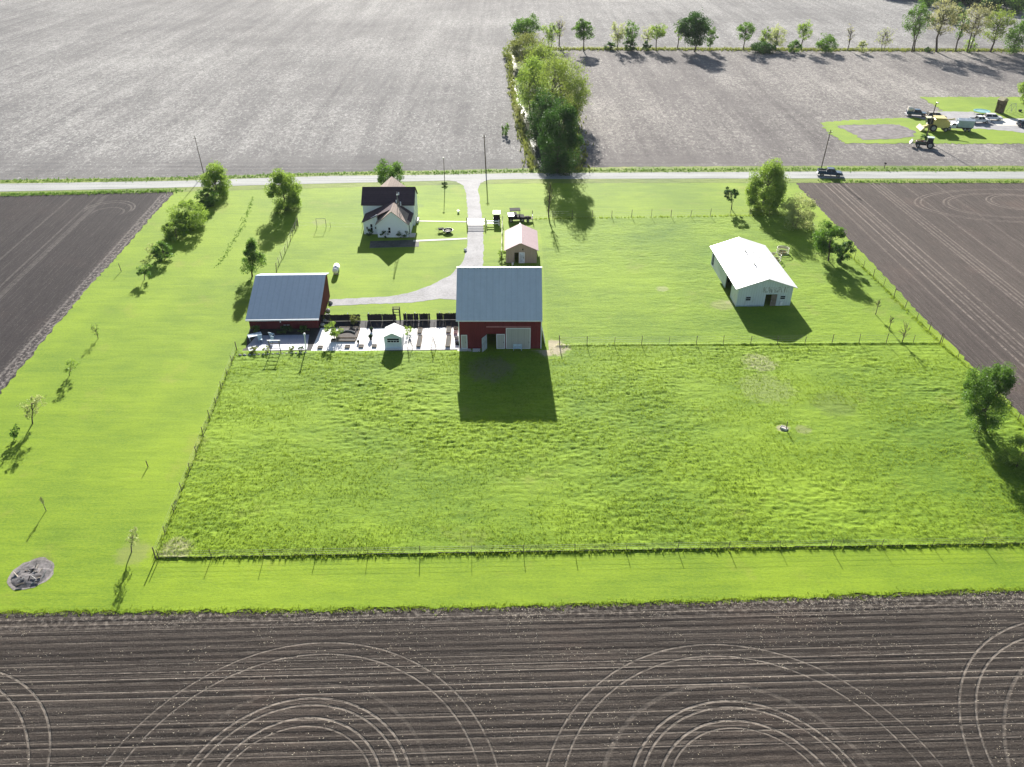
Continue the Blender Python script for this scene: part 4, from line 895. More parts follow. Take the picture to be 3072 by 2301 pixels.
# ------------------------------------------------------------------ ENCLOSED GARDEN
def fence(name, label, pts, spacing, h, r=.05, strands=4, mat=None, group='wire fences', wob=.06, skip=()):
    x0, y0 = pts[0]; t = thing(name, label, 'fence', (x0, y0, 0), 0, group); posts = []
    for a, b_ in zip(pts[:-1], pts[1:]):
        L = math.hypot(b_[0]-a[0], b_[1]-a[1]); n = max(1, round(L/spacing))
        for i in range(n): posts.append((a[0]+(b_[0]-a[0])*i/n-x0, a[1]+(b_[1]-a[1])*i/n-y0))
    posts.append((pts[-1][0]-x0, pts[-1][1]-y0)); tops = []
    for i, (x, y) in enumerate(posts):
        hh = h*random.uniform(.82, 1.12); lx, ly = random.uniform(-wob, wob)*h, random.uniform(-wob, wob)*h
        if i in (0, len(posts)-1): hh = h*1.15
        rr = r*(1.35 if i in (0, len(posts)-1) else random.uniform(.75, 1.1))
        MB().tube((x, y, -.1), (x+lx, y+ly, hh), rr, rr*.9, 7).build('post', mat or M_postw, t); tops.append((x+lx*.9, y+ly*.9))
    m = MB()
    for k in range(strands):
        z = h*(.2+.72*k/max(1, strands-1))
        for a, b_ in zip(posts[:-1], posts[1:]): m.tube((a[0], a[1], z), (b_[0], b_[1], z), .006, .006, 4, False)
    m.build('wire', simple('wire_steel', (.25, .24, .23), .6, .3, .4, .1), t); return t
fence('wire_fence', 'long wire fence closing the pasture on its west side', [FL0, FL1], 3.6, 1.35)
fence('wire_fence', 'wire fence with thin posts along the front of the pasture', [(FL1[0]+.35, FL1[1]), FFR], 5.4, 1.15, r=.035)
fence('wire_fence', 'wire fence crossing behind the pasture below the white barn', [G(1209, 748), MIDR], 4.2, 1.6)
fence('wire_fence', 'wire fence along the east field edge of the farm', [(FN1[0]+.7, FN1[1]-.4)]+FE[1:2]+[(MIDR[0]+.35, MIDR[1]+.1)]+FE[3:], 3.8, 1.6)
fence('wire_fence', 'wire fence along the road lawn north of the white barn', [FN0, FN1], 3.9, 1.6)
fence('wire_fence', 'leaning wire fence running up behind the red shed', [G(597, 588), G(643, 487)], 2.6, 1.5, wob=.12)
fence('wire_fence', 'thin wire fence from the big lawn tree to the farmhouse', [G(645, 489), G(783, 493)], 5.5, 1.0, r=.03, strands=2)
fence('wire_fence', 'short wire fence dropping from the gate past the tan shed', [G(1085, 482), G(1083, 560)], 4.0, 1.3)
# board fence on the north side of the garden
ga, gb = G(672, 694.5), G(992, 690.5)
def bfence():
    t = thing('board_fence', 'dark board fence shading the north side of the courtyard', 'fence', (ga[0], ga[1], 0)); L = gb[0]-ga[0]; dy = gb[1]-ga[1]
    m = MB(); x = 0
    gaps = [((v-672)/320*L, wd) for v, wd in ((780, .95), (857, 1.0), (905, .0), (930, .95))]
    while x < L:
        if not any(g < x+.12 and x < g+wd_ for g, wd_ in gaps): m.box(x, x+.125, dy*x/L, dy*x/L+.025, .06, 1.15*random.uniform(.94, 1.06))
        x += .1265+(.04 if random.random() < .05 else 0)
    m.build('board', M_fence, t)
    m = MB()
    spans = []; s0 = 0
    for g, wd_ in gaps:
        if wd_: spans.append((s0, g)); s0 = g+wd_
    spans.append((s0, L))
    for a, c in spans:
        for z in (.3, .9): m.hexa([(a, dy*a/L+.03, z), (c, dy*c/L+.03, z), (c, dy*c/L+.08, z), (a, dy*a/L+.08, z), (a, dy*a/L+.03, z+.08), (c, dy*c/L+.03, z+.08), (c, dy*c/L+.08, z+.08), (a, dy*a/L+.08, z+.08)])
    m.build('rail', M_wood, t)
    for u in (713, 752, 797, 877, 897, 950, 971):
        x = (u-672)/320*L; m = MB(); m.box(x-.05, x+.05, dy*x/L+.09, dy*x/L+.19, 0, 1.22); o = m.build('post', M_wood, t); m = MB(); m.taper(x-.08, x+.08, dy*x/L+.06, dy*x/L+.22, 1.221, 1.34, .06); m.build('post_cap', M_white, o)
bfence()
ax, ay = G(858, 694); t = thing('arbor', 'tall dark garden arbor at the gap in the board fence', 'arbor', (ax, ay, 0))
for x in (-.5, .5):
    for y in (-.3, .3): box('post', M_fence, t, x-.06, x+.06, y-.06, y+.06, 0, 2.35)
m = MB(); [m.box(-.6, .6, y-.03, y+.03, 2.351, 2.42) for y in (-.35, 0, .35)]; m.build('slat', M_wood, t)
m = MB(); [m.box(-.438, .438, .24, .3, z, z+.09) for z in (.9, 1.4, 1.9)]; m.build('rung', M_fence, t)
m = MB(); [m.box(x-.03, x+.03, -.29, .29, z, z+.04) for x in (-.5, .5) for z in (.4, .8, 1.2, 1.6, 2.0)]; m.build('lattice', M_wood, t)
def planter(label, u0, u1, v0, v1, h=.28, fill=None, group='raised beds in the courtyard'):
    x0, y0 = G(u0, v1); x1, y1 = G(u1, v0); x0 = (u0-CU)*PX((y0+y1)/2); x1 = (u1-CU)*PX((y0+y1)/2)
    t = thing('raised_bed', label, 'raised bed', ((x0+x1)/2, (y0+y1)/2, 0), 0, group); a, c = (x1-x0)/2, (y1-y0)/2; e = .07
    m = MB(); m.box(-a, a, -c, -c+e, 0, h); m.box(-a, a, c-e, c, 0, h); m.box(-a, -a+e, -c+e, c-e, 0, h); m.box(a-e, a, -c+e, c-e, 0, h); m.build('frame', M_wood, t)
    MB().box(-a+e+.002, a-e-.002, -c+e+.002, c-e-.002, 0.03, h-.05).build('soil', fill or M_bed, t); return t
Z4 = lambda x, y: ((920+x*.22604)*.72005, (900+y*.22604)*.72005)
for lb, a in (('upper bed of the pair nearest the playhouse', (1475, 1530, 385, 452)), ('long lower bed of the pair nearest the playhouse', (1468, 1526, 482, 630)), ('upper bed of the pair nearest the red barn', (1855, 1915, 370, 445)),
    ('long lower bed of the pair nearest the red barn', (1850, 1912, 480, 632)), ('long flat trough bed below the framed ornamental bed', (400, 650, 524, 560)), ('short dark bed left of the trough bed', (328, 386, 530, 560))):
    (u0, v0), (u1, v1) = Z4(a[0], a[2]), Z4(a[1], a[3]); planter('dark '+lb, u0, u1, v0, v1)
for i, a in enumerate(((148, 212, 620, 652), (508, 574, 610, 646), (692, 756, 604, 640), (868, 930, 602, 634))):
    (u0, v0), (u1, v1) = Z4(a[0], a[2]), Z4(a[1], a[3]); planter(['first small square bed from the shed along the courtyard front', 'second small square bed along the courtyard front', 'third small square bed along the courtyard front', 'small square bed along the courtyard front, the one nearest the playhouse'][i], u0, u1, v0, v1, .22)
(u0, v0), (u1, v1) = Z4(415, 374), Z4(690, 515)
t = planter('large framed bed with a curved white stone ornament', u0, u1, v0, v1, .3, fill=M_mulch)
m = MB(); m.path([(-1.2+2.3*i/14, -.25+.55*math.sin(PI*i/14)-.1*(i/14), .36) for i in range(15)], .11, 7); m.build('ornament', M_stone, t)
for i, (x, y) in enumerate(((1375, 640), (1685, 640))):
    gx_, gy_ = G(*Z4(x, y)); t = thing('obelisk_trellis', ('dark pyramid trellis close to the playhouse', 'dark pyramid trellis halfway between playhouse and barn')[i], 'trellis', (gx_, gy_, 0), 0, 'pyramid trellises')
    for sx in (-.4, .4):
        for sy in (-.4, .4): MB().tube((sx, sy, 0), (sx*.08, sy*.08, 1.75), .03, .025, 6).build('leg', M_black, t)
    m = MB()
    for k in (.2, .4, .6, .8):
        q = .4*(1-k*.92); z = 1.75*k; P = [(-q, -q, z), (q, -q, z), (q, q, z), (-q, q, z), (-q, -q, z)]; m.path(P, .022, 5)
    m.build('rung', M_black, t); MB().ball((0, 0, 1.83), .08).build('finial', M_black, t)
for i, (x, y) in enumerate(((852, 525), (862, 420), (686, 575))):
    gx_, gy_ = G(*Z4(x, y)); t = thing('garden_pot', ('dark tall urn in the open middle of the courtyard', 'dark urn behind the tall urn in the courtyard', 'little dark pot right of the trough bed')[i], 'pot', (gx_, gy_, 0), 0, 'pots in the courtyard'); k = (1, .9, .6)[i]
    m = MB(); m.tube((0, 0, 0), (0, 0, .12*k), .22*k, .16*k, 12); m.tube((0, 0, .12*k), (0, 0, .6*k), .16*k, .34*k, 12); m.build('body', M_black, t); MB().tube((0, 0, .601*k), (0, 0, .66*k), .37*k, .37*k, 12).build('rim', M_black, t); MB().ball((0, 0, .7*k), .25*k, jit=.2).build('plant', LEAF['dark'], t)
# clutter along the barn side of the courtyard
for i, (x, y, lb) in enumerate(((1990, 395, 'dark crate highest up beside the barn wall'), (1985, 450, 'pinkish crate in the row beside the barn wall'), (2000, 520, 'pale crate in the middle beside the barn wall'), (2010, 590, 'dark crate lowest beside the barn wall'))):
    gx_, gy_ = G(*Z4(x, y)); t = thing('crate', lb, 'crate', (gx_-.1, gy_, 0), random.uniform(-.3, .3), 'crates beside the barn wall'); mt = (M_wood, simple('pink_crate', (.5, .3, .3), .7, .2), M_stone, M_black)[i]
    m = MB(); m.box(-.3, .3, -.25, .25, 0, .05); [m.box(-.3, .3, y_, y_+.03, z, z+.1) for y_ in (-.25, .22) for z in (.06, .19, .32)]; [m.box(x_, x_+.03, -.22, .22, z, z+.1) for x_ in (-.3, .27) for z in (.06, .19, .32)]; m.build('body', mt, t); MB().box(-.26, .26, -.21, .21, .051, .3).build('load', M_mulch, t)
# stakes added below the board fence, standing in for sun streaks between pickets
for i in range(16):
    u = 790+i*12.3; gx_, gy_ = G(u, 704+random.uniform(-2, 2))
    if 835 < u < 878: continue
    o = MB().tube((0, 0, 0), (random.uniform(-.08, .08), random.uniform(-.08, .08), random.uniform(.5, .8)), .035, .03, 6).build('sun_streak_stake', M_wood, None); o.location = (gx_, gy_, 0); tag(o, 'short wooden stake added as a streak of sun through the fence gaps', 'stake', 'stakes added as sun streaks by the board fence')
# sandwich of lamp post, patio furniture and trellis arch
gx_, gy_ = G(661, 757); t = thing('lamp_post', 'white lamp post at the corner between patio and courtyard', 'lamp', (gx_, gy_, 0)); MB().tube((0, 0, 0), (0.15, 0, 2.6), .09, .07, 8).build('post', M_white, t); MB().ball((.15, 0, 2.75), .2).build('lamp_shade', M_white, t)
def chair(label, u, v, rz, group='patio chairs'):
    gx_, gy_ = G(u, v); t = thing('patio_chair', label, 'chair', (gx_, gy_, 0), rz, group); mt = simple('pale_blue_paint', (.55, .66, .70))
    box('seat', mt, t, -.28, .28, -.28, .28, .4, .45); m = MB(); m.hexa([(-.28, .25, .451), (.28, .25, .451), (.28, .3, .451), (-.28, .3, .451), (-.28, .42, .95), (.28, .42, .95), (.28, .47, .95), (-.28, .47, .95)]); m.build('backrest', mt, t)
    for x in (-.26, .21):
        for y in (-.26, .21): box('leg', mt, t, x, x+.05, y, y+.05, 0, .399)
chair('pale patio chair in front of the garden table', 563, 738, .5); chair('pale patio chair on its own in the middle of the patio', 588, 727, 2.8); chair('pale patio chair at the sunlit front of the patio', 586, 741, -.4)
gx_, gy_ = G(552, 732); t = thing('patio_table', 'slatted pale blue table on the west side of the patio', 'table', (gx_, gy_, 0), .45); pbm = MATS['pale_blue_paint']; m = MB(); [m.box(-1.0, 1.0, -.5+k*.21, -.34+k*.21, .7, .75) for k in range(5)]; m.build('tabletop', pbm, t); m = MB(); m.box(-.9, -.82, -.48, .48, .62, .699); m.box(.82, .9, -.48, .48, .62, .699); m.build('frame', pbm, t)
for x in (-.9, .82):
    for y in (-.45, .37): box('leg', pbm, t, x, x+.08, y, y+.08, 0, .619)
gx_, gy_ = G(596, 763); t = thing('trellis_arch', 'wooden trellis arch standing in the stone border by the pasture', 'arch', (gx_, gy_, 0))
for x in (-.75, .75): MB().box(x-.05, x+.05, -.05, .05, 0, 2.1).build('post', M_wood, t)
m = MB(); [m.box(-.7, .7, -.025, .025, .35+k*.42, .41+k*.42) for k in range(4)]; m.build('rung', M_wood, t); m = MB(); m.box(-.95, .95, -.06, .06, 2.11, 2.2); m.build('beam', M_white, t)
def border_stones():
    a, c = G(519, 769), G(660, 764)
    for i in range(15):
        f = i/14; x, y = a[0]+(c[0]-a[0])*f, a[1]+(c[1]-a[1])*f
        o = MB().ball((0, 0, .1), random.uniform(.2, .34), random.uniform(.14, .22), random.uniform(.14, .24), 9, 6, .12).build('border_stone', M_stone, None); o.location = (x, y, 0); o.rotation_euler = (0, 0, random.uniform(-.4, .4)); tag(o, 'pale rounded stone edging the border bed by the patio', 'stone', 'stones edging the border bed')
border_stones()
# ------------------------------------------------------------------ GATES, RAILS
def rails(name, label, a, c, zs, h, mat, cat, posts=True, group=None, n=2):
    t = thing(name, label, cat, (a[0], a[1], 0), 0, group); dx, dy = c[0]-a[0], c[1]-a[1]; L = math.hypot(dx, dy); nx, ny = -dy/L*.09, dx/L*.09
    for z, th in zs:
        q = [(nx, ny), (dx+nx, dy+ny), (dx-nx, dy-ny), (-nx, -ny)]; MB().hexa([(x, y, z) for x, y in q[::-1]]+[(x, y, z+th) for x, y in q[::-1]]).build('rail', mat, t)
    if posts:
        for i in range(n):
            f = i/(n-1); o = MB().box(dx*f-.09, dx*f+.09, dy*f-.09, dy*f+.09, 0, h).build('post', mat if posts is True else posts, t); MB().ball((dx*f, dy*f, h+.08), .11).build('post_cap', M_white, o)
    return t
rails('gate', 'white pipe gate closed across the gravel driveway', G(1009, 487), G(1048, 487), [(.25, .07), (.6, .07), (.95, .07), (1.25, .10)], 1.55, M_white, 'gate', posts=M_postw)
rails('rail_fence', 'short white rail fence between the gate and golf cart', G(1051, 487), G(1078, 487), [(.35, .14), (.8, .18)], 1.0, M_white, 'fence')
# ------------------------------------------------------------------ POLES
def pole(label, u, v, h, lean=0.0, r=.12, arm=True, head=None, name='utility_pole', group='utility poles', u_abs=None):
    x, y = G(u, v); t = thing(name, label, 'pole', (x, y, 0), 0, group); top = (lean*h, 0, h)
    MB().tube((0, 0, -.2), top, r, r*.68, 9).build('shaft', M_postw, t)
    if arm:
        m = MB(); m.box(top[0]-.35, top[0]+.35, -.22, -.12, h-.6, h-.5); a = m.build('crossarm', M_postw, t)
        m = MB(); [m.tube((top[0]+q, -.17, h-.479), (top[0]+q, -.17, h-.3), .045, .06, 7) for q in (-.3, .3)]; m.build('insulator', M_white, a)
    if head:
        m = MB(); m.tube(top, (top[0], -.7, h+.15), .04, .04, 6); m.build('arm', M_steel, t); MB().ball((top[0], -.8, h+.1), .22, .3, .16).build('lamp', M_lamp, t)
    return t
pole('utility pole with crossarm beside the driveway entrance, taller than the yard light', 1050, 373, 8.8, -.035, .14)
pole('utility pole standing behind the blue pickup on the road', 1774, 363, 8.9, .035)
pole('utility pole rising behind the roadside bushy tree at the west', 441, 378, 9.0, -.03, .09)
pole('thin yard light pole on the lawn right of the farmhouse', 961, 401, 6.4, 0, .09, False, True, 'light_pole', 'light poles')
pole('farmyard pole with a long shadow beside the white grain truck', 1999, 303, 9.5, 0.01, .16, False, True, 'light_pole', 'light poles')
for i, (u, v, h, lb) in enumerate(((262, 586, 1.5, 'lone post at the edge of the west ploughed field'), (1698, 930, 1.4, 'lone stake beside the bare patch in the pasture'), (320, 1008, .9, 'thin stake alone on the west lawn'), (1197, 478, 1.5, 'single post left of the road-lawn fence by the tree shadow'))):
    x, y = G(u, v); o = MB().tube((0, 0, 0), (-.06*h, 0, h), .06, .05, 7).build('post', M_postw, None); o.location = (x, y, 0); tag(o, lb, 'post', 'single posts')
x, y = G(1910, 363); t = thing('mailbox', 'mailbox on a post by the road at the east', 'mailbox', (x, y, 0)); box('post', M_postw, t, -.06, .06, -.06, .06, 0, 1.0); m = MB(); m.prism([(-.15, 1.001), (.15, 1.001), (.15, 1.2), (.1, 1.3), (0, 1.34), (-.1, 1.3), (-.15, 1.2)], -.35, .25); o = m.build('box', M_black, t); MB().box(.151, .175, -.2, .0, 1.15, 1.3).build('flag', M_rear, o)
# ================================================================== VEHICLES
def wheel(t, x, y, r, wd, rim=True):
    w_ = MB().tube((x, y-wd/2, r), (x, y+wd/2, r), r, r, 16).build('wheel', M_rub, t, bevel=.02)
    if rim:
        m = MB(); m.tube((x, y-wd/2-.012, r), (x, y-wd/2-.001, r), r*.6, r*.6, 12); m.tube((x, y+wd/2+.001, r), (x, y+wd/2+.012, r), r*.6, r*.6, 12); m.build('rim', M_rim, w_)
def paint(name, col): return simple(name, col, .25, .6, .0, .04)
def carbody(t, prof, hw, mat, name='body', tuck=.0):
    return MB().prism(prof, -hw, hw).build(name, mat, t, bevel=.05)
def glasshouse(t, lo, hi, z0, z1, hw, mat, tuck=.16):
    # lo/hi: (x_rear, x_front) at bottom and top; glass block with a painted roof on it
    (a, b_), (c, d) = lo, hi
    m = MB(); m.hexa([(a, -hw, z0), (b_, -hw, z0), (b_, hw, z0), (a, hw, z0), (c, -hw+tuck, z1), (d, -hw+tuck, z1), (d, hw-tuck, z1), (c, hw-tuck, z1)]); g = m.build('window', M_glass, t)
    m = MB(); m.box(c-.03, d+.03, -hw+tuck-.02, hw-tuck+.02, z1+.001, z1+.07); m.build('roof', mat, t, bevel=.03)
    m = MB(); mid = (a+b_)/2; mt = (c+d)/2
    for s in (-1, 1):
        for (p, q) in ((a, c), (b_, d), (mid, mt)): m.tube((p, s*hw, z0), (q, s*(hw-tuck), z1), .05, .05, 5)
    m.build('pillar', mat, t)
def pickup(label, x, y, rz, col, mname, group=None, load=None):
    t = thing('pickup_truck', label, 'pickup', (x, y, 0), rz, group); mt = paint(mname, col)   # front towards +x
    carbody(t, [(-2.75, .5), (-2.7, 1.05), (-.7, 1.08), (1.1, 1.1), (2.45, 1.02), (2.75, .85), (2.75, .45)], .95, mt)
    glasshouse(t, (-.85, 1.35), (-.65, .75), 1.101, 1.75, .88, mt)
    m = MB(); m.box(-2.6, -.95, -.78, .78, 1.085, 1.12); m.build('bed_liner', M_black, t)
    m = MB(); m.box(-2.7, -.9, -.93, -.8, 1.085, 1.3); m.box(-2.7, -.9, .8, .93, 1.085, 1.3); m.box(-2.73, -2.62, -.79, .79, 1.085, 1.3); m.build('bed_side', mt, t)
    for px_ in (-1.75, 1.75):
        for s in (-1, 1): wheel(t, px_, s*.86, .40, .27)
    for s in (-1, 1):
        box('headlight', M_lamp, t, 2.752, 2.78, s*.7-.18, s*.7+.18, .72, .9); box('tail_light', M_rear, t, -2.79, -2.752, s*.8-.1, s*.8+.1, .75, 1.0); box('mirror', mt, t, .95, 1.1, s*1.02-.12, s*1.02+.12, 1.15, 1.32)
    box('bumper', M_steel, t, 2.79, 2.9, -.9, .9, .42, .6); box('bumper', M_steel, t, -2.9, -2.8, -.9, .9, .45, .62)
    return t
def suv(label, x, y, rz, col, mname, name='suv', cat='car', group=None, sc=1.0):
    t = thing(name, label, cat, (x, y, 0), rz, group); mt = paint(mname, col); t.scale = (sc, sc, sc)
    carbody(t, [(-2.3, .4), (-2.35, .95), (1.0, 1.05), (2.2, .95), (2.4, .75), (2.4, .38)], .92, mt)
    glasshouse(t, (-2.2, 1.15), (-1.9, .45), 1.051, 1.66, .86, mt)
    for px_ in (-1.4, 1.45):
        for s in (-1, 1): wheel(t, px_, s*.84, .36, .24)
    for s in (-1, 1):
        box('headlight', M_lamp, t, 2.402, 2.43, s*.66-.18, s*.66+.18, .62, .8); box('tail_light', M_rear, t, -2.39, -2.362, s*.76-.1, s*.76+.1, .7, .92); box('mirror', mt, t, .75, .9, s*1.0-.12, s*1.0+.1, 1.1, 1.26)
    return t
x, y = G(1791, 379.5); pickup('dark blue pickup driving along the road past the east field', x, y, math.radians(-12), (.02, .05, .10), 'dark_blue_paint')
FY = 'vehicles in the farmyard'
x, y = G(1978, 250); t = pickup('dark blue pickup with a pale round tank in its bed, left end of the farmyard', x, y, math.radians(-14), (.025, .07, .13), 'navy_paint', FY)
m = MB(); m.tube((-2.5, 0, 1.75), (-1.05, 0, 1.75), .62, .62, 16); m.build('tank', simple('cream_tank', (.72, .66, .56), .5, .3), t, bevel=.1)
x, y = G(2020, 257); suv('beige van parked just behind the yellow combine', x, y, math.radians(-6), (.36, .31, .25), 'beige_paint', 'van', 'van', FY, 1.1)
x, y = G(2113, 265); pickup('white pickup parked left of the other white car on the pad', x, y, math.radians(4), (.68, .68, .68), 'white_car_paint', FY)
x, y = G(2143, 259); suv('white car at the start of the bright concrete pad', x, y, math.radians(-10), (.70, .70, .70), 'pearl_paint', 'car', 'car', FY)
x, y = G(2215, 273); suv('dark car cut off at the right edge of the farmyard', x, y, math.radians(8), (.03, .05, .08), 'slate_paint', 'car', 'car', FY)
# white and grey grain truck
x, y = G(2072, 281); t = thing('grain_truck', 'white grain truck with a tall blue-grey box in the farmyard', 'truck', (x, y, 0), math.radians(166), FY); t.scale = (.82, .95, .95); wp = paint('truck_white', (.75, .75, .75))
carbody(t, [(1.4, .6), (1.4, 2.0), (2.6, 2.0), (3.0, 1.5), (4.4, 1.4), (4.5, .6)], 1.0, wp, 'cab'); m = MB(); m.hexa([(1.6, -1.02, 1.5), (2.95, -1.02, 1.5), (2.95, 1.02, 1.5), (1.6, 1.02, 1.5), (1.6, -1.02, 1.95), (2.55, -1.02, 1.95), (2.55, 1.02, 1.95), (1.6, 1.02, 1.95)]); m.build('window', M_glass, t)
m = MB(); m.taper(-3.6, 1.2, -1.25, 1.25, 3.0, 1.05, 0) if False else m.box(-3.6, 1.2, -1.25, 1.25, 1.05, 2.95); m.build('box', simple('blue_grey_steel', (.36, .44, .52), .35, .5, .5, .08), t, bevel=.04)
m = MB(); m.prism([(-1.3, 2.951), (1.3, 2.951), (0, 3.35)], -3.65, 1.25, 'x'); m.build('tarp', simple('tarp_grey', (.45, .52, .58), .5, .4), t)
box('chassis', M_black, t, -3.5, 4.3, -.5, .5, .6, 1.04)
for px_ in (-2.6, -1.4, 3.4):
    for s in (-1, 1): wheel(t, px_, s*1.0, .5, .32)
for s in (-1, 1): box('headlight', M_lamp, t, 4.45, 4.52, s*.75-.15, s*.75+.15, .9, 1.1)
# yellow combine
x, y = G(2019, 281); t = thing('combine_harvester', 'yellow combine harvester parked on the farmyard grass', 'combine', (x, y, 0), math.radians(172), FY); yp = paint('harvester_yellow', (.62, .50, .16))
MB().prism([(-3.0, 1.2), (-3.2, 2.2), (-2.4, 2.9), (1.2, 2.9), (1.2, 1.0), (-1.8, .9)], -1.3, 1.3).build('body', yp, t, bevel=.08)
MB().taper(-1.6, .8, -1.3, 1.3, 2.902, 3.5, -.25).build('grain_tank', yp, t)
MB().hexa([(1.25, -.85, 1.7), (2.6, -.85, 1.7), (2.6, .85, 1.7), (1.25, .85, 1.7), (1.25, -.8, 3.2), (2.9, -.8, 3.2), (2.9, .8, 3.2), (1.25, .8, 3.2)]).build('cab', M_glass, t); box('cab_roof', paint('harvester_cream', (.7, .64, .42)), t, 1.2, 3.0, -.9, .9, 3.201, 3.38, bevel=.05)
MB().hexa([(1.3, -.5, .9), (3.4, -.5, .3), (3.4, .5, .3), (1.3, .5, .9), (1.3, -.5, 1.6), (3.4, -.5, .9), (3.4, .5, .9), (1.3, .5, 1.6)]).build('feeder', yp, t)
m = MB(); m.prism([(3.3, .15), (3.3, 1.0), (3.6, 1.05), (4.3, .15)], -2.1, 2.1); m.build('header', paint('header_yellow', (.5, .42, .18)), t)
MB().tube((-.5, 1.45, 2.9), (-3.6, 2.0, 3.6), .17, .17, 9).build('unloading_auger', yp, t)
for s in (-1, 1): wheel(t, 1.0, s*1.45, .9, .6); wheel(t, -2.3, s*1.2, .55, .4)
# dark tractor with loader
x, y = G(1996, 318); t = thing('tractor', 'dark tractor with a pale loader bucket on the field headland', 'tractor', (x, y, 0), math.radians(160), FY); tp_ = paint('tractor_dark', (.03, .06, .05)); rp = paint('loader_red', (.25, .05, .03))
MB().prism([(-.2, .8), (-.2, 1.55), (2.1, 1.45), (2.3, 1.2), (2.3, .8)], -.42, .42).build('hood', tp_, t, bevel=.05); box('chassis', M_black, t, -1.5, 2.1, -.32, .32, .55, .798)
MB().hexa([(-1.7, -.75, 1.2), (-.25, -.75, 1.2), (-.25, .75, 1.2), (-1.7, .75, 1.2), (-1.6, -.68, 2.5), (-.35, -.68, 2.5), (-.35, .68, 2.5), (-1.6, .68, 2.5)]).build('cab', M_glass, t); box('cab_roof', simple('pale_green_roof', (.45, .52, .48), .4, .4), t, -1.8, -.2, -.8, .8, 2.501, 2.65, bevel=.05)
for s in (-1, 1):
    wheel(t, -1.15, s*.95, .8, .45); wheel(t, 1.6, s*.8, .5, .3); MB().path([(-.1, s*.55, 1.5), (1.6, s*.55, 1.65), (3.0, s*.55, 1.0)], .08, 6).build('loader_arm', rp, t)
m = MB(); m.prism([(2.9, .75), (2.95, 1.5), (3.1, 1.55), (3.6, .75)], -1.05, 1.05); m.build('loader_bucket', simple('pale_bucket', (.6, .56, .5), .5, .4), t)
MB().box(-2.4, -1.75, -.7, .7, .5, .75).build('rear_blade', simple('tan_blade', (.5, .42, .28), .6, .3), t)
# trampoline, playhouse, swing, ball in farmyard
x, y = G(2119, 246); t = thing('trampoline', 'round teal trampoline on the farmyard lawn', 'trampoline', (x, y, 0)); tm = simple('teal_pad', (.10, .30, .32), .6, .3)
m = MB(); n = 24
for i in range(n):
    a, c = 2*PI*i/n, 2*PI*(i+1)/n; q = []
    for z in (.82, .9):
        for r_ in (1.75, 2.2):
            for w_ in ((a, c) if r_ == 1.75 else (c, a)): q.append((r_*math.cos(w_), r_*math.sin(w_), z))
    m.hexa([q[0], q[3], q[2], q[1], q[4], q[7], q[6], q[5]])
m.build('pad', tm, t); MB().tube((0, 0, .8), (0, 0, .83), 1.75, 1.75, 24).build('mat', simple('teal_mat', (.16, .34, .36), .5, .4), t)
for i in range(6): a = PI*i/3; MB().tube((2*math.cos(a), 2*math.sin(a), 0), (2*math.cos(a), 2*math.sin(a), .81), .04, .04, 6).build('leg', M_steel, t)
x, y = G(2158, 243); t = thing('play_tower', 'brown wooden play tower with peaked roof on the farmyard lawn', 'play tower', (x, y, 0), .3); bw = simple('brown_wood', (.14, .10, .07), .9, .1, 0, .3)
for sx in (-.85, .75):
    for sy in (-.85, .75): box('post', bw, t, sx, sx+.1, sy, sy+.1, 0, 2.2)
box('floor', bw, t, -.95, .95, -.95, .95, 2.201, 2.3)
m = MB(); walls(m, -.9, .9, -.9, .9, 1.2, .06); m.v = [(a, c, z+2.301) for a, c, z in m.v]; m.build('wall', bw, t); m = MB(); m.prism([(-1.1, 3.51), (1.1, 3.51), (0, 4.3)], -1.1, 1.1); m.build('roof', simple('tan_roof', (.36, .32, .2), .8, .2), t)
m = MB(); walls(m, -.74, .74, -.74, .74, 2.1, .05); m.build('base_boards', bw, t)
x, y = G(2184, 242); t = thing('swing_set', 'thin-legged swing frame beside the brown play tower', 'swing', (x, y, 0), .4)
for sx in (-1.0, 1.0):
    for sy in (-.8, .8): MB().tube((sx, sy, 0), (sx, 0, 2.3), .05, .05, 6).build('leg', M_steel, t)
MB().tube((-1.05, 0, 2.32), (1.05, 0, 2.32), .05, .05, 6).build('crossbar', M_steel, t); o = box('swing_seat', M_black, t, -.25, .25, -.1, .1, .5, .54); m = MB(); [m.tube((q, 0, .541), (q, 0, 2.28), .01, .01, 4) for q in (-.23, .23)]; m.build('chain', M_steel, o)
x, y = G(2203, 241); t = thing('fire_drum', 'small dark drum lying right of the swing frame', 'drum', (x, y, 0)); MB().tube((-.35, 0, .3), (.35, 0, .3), .3, .3, 14).build('body', M_black, t); m = MB(); [m.tube((q-.02, 0, .3), (q+.02, 0, .3), .32, .32, 14) for q in (-.3, 0, .3)]; m.build('hoop', M_steel, t)
# swing frame on the house lawn
x, y = G(695, 492); t = thing('swing_set', 'pale metal swing frame on the lawn west of the farmhouse', 'swing', (x, y, 0), .1); sp = simple('pale_metal', (.22, .25, .16), .5, .4, .3, .1)
for sx in (-.9, .9):
    for sy in (-.7, .7): MB().tube((sx, sy, 0), (sx, 0, 1.9), .025, .025, 6).build('leg', sp, t)
MB().tube((-.95, 0, 1.92), (.95, 0, 1.92), .04, .04, 6).build('crossbar', sp, t)
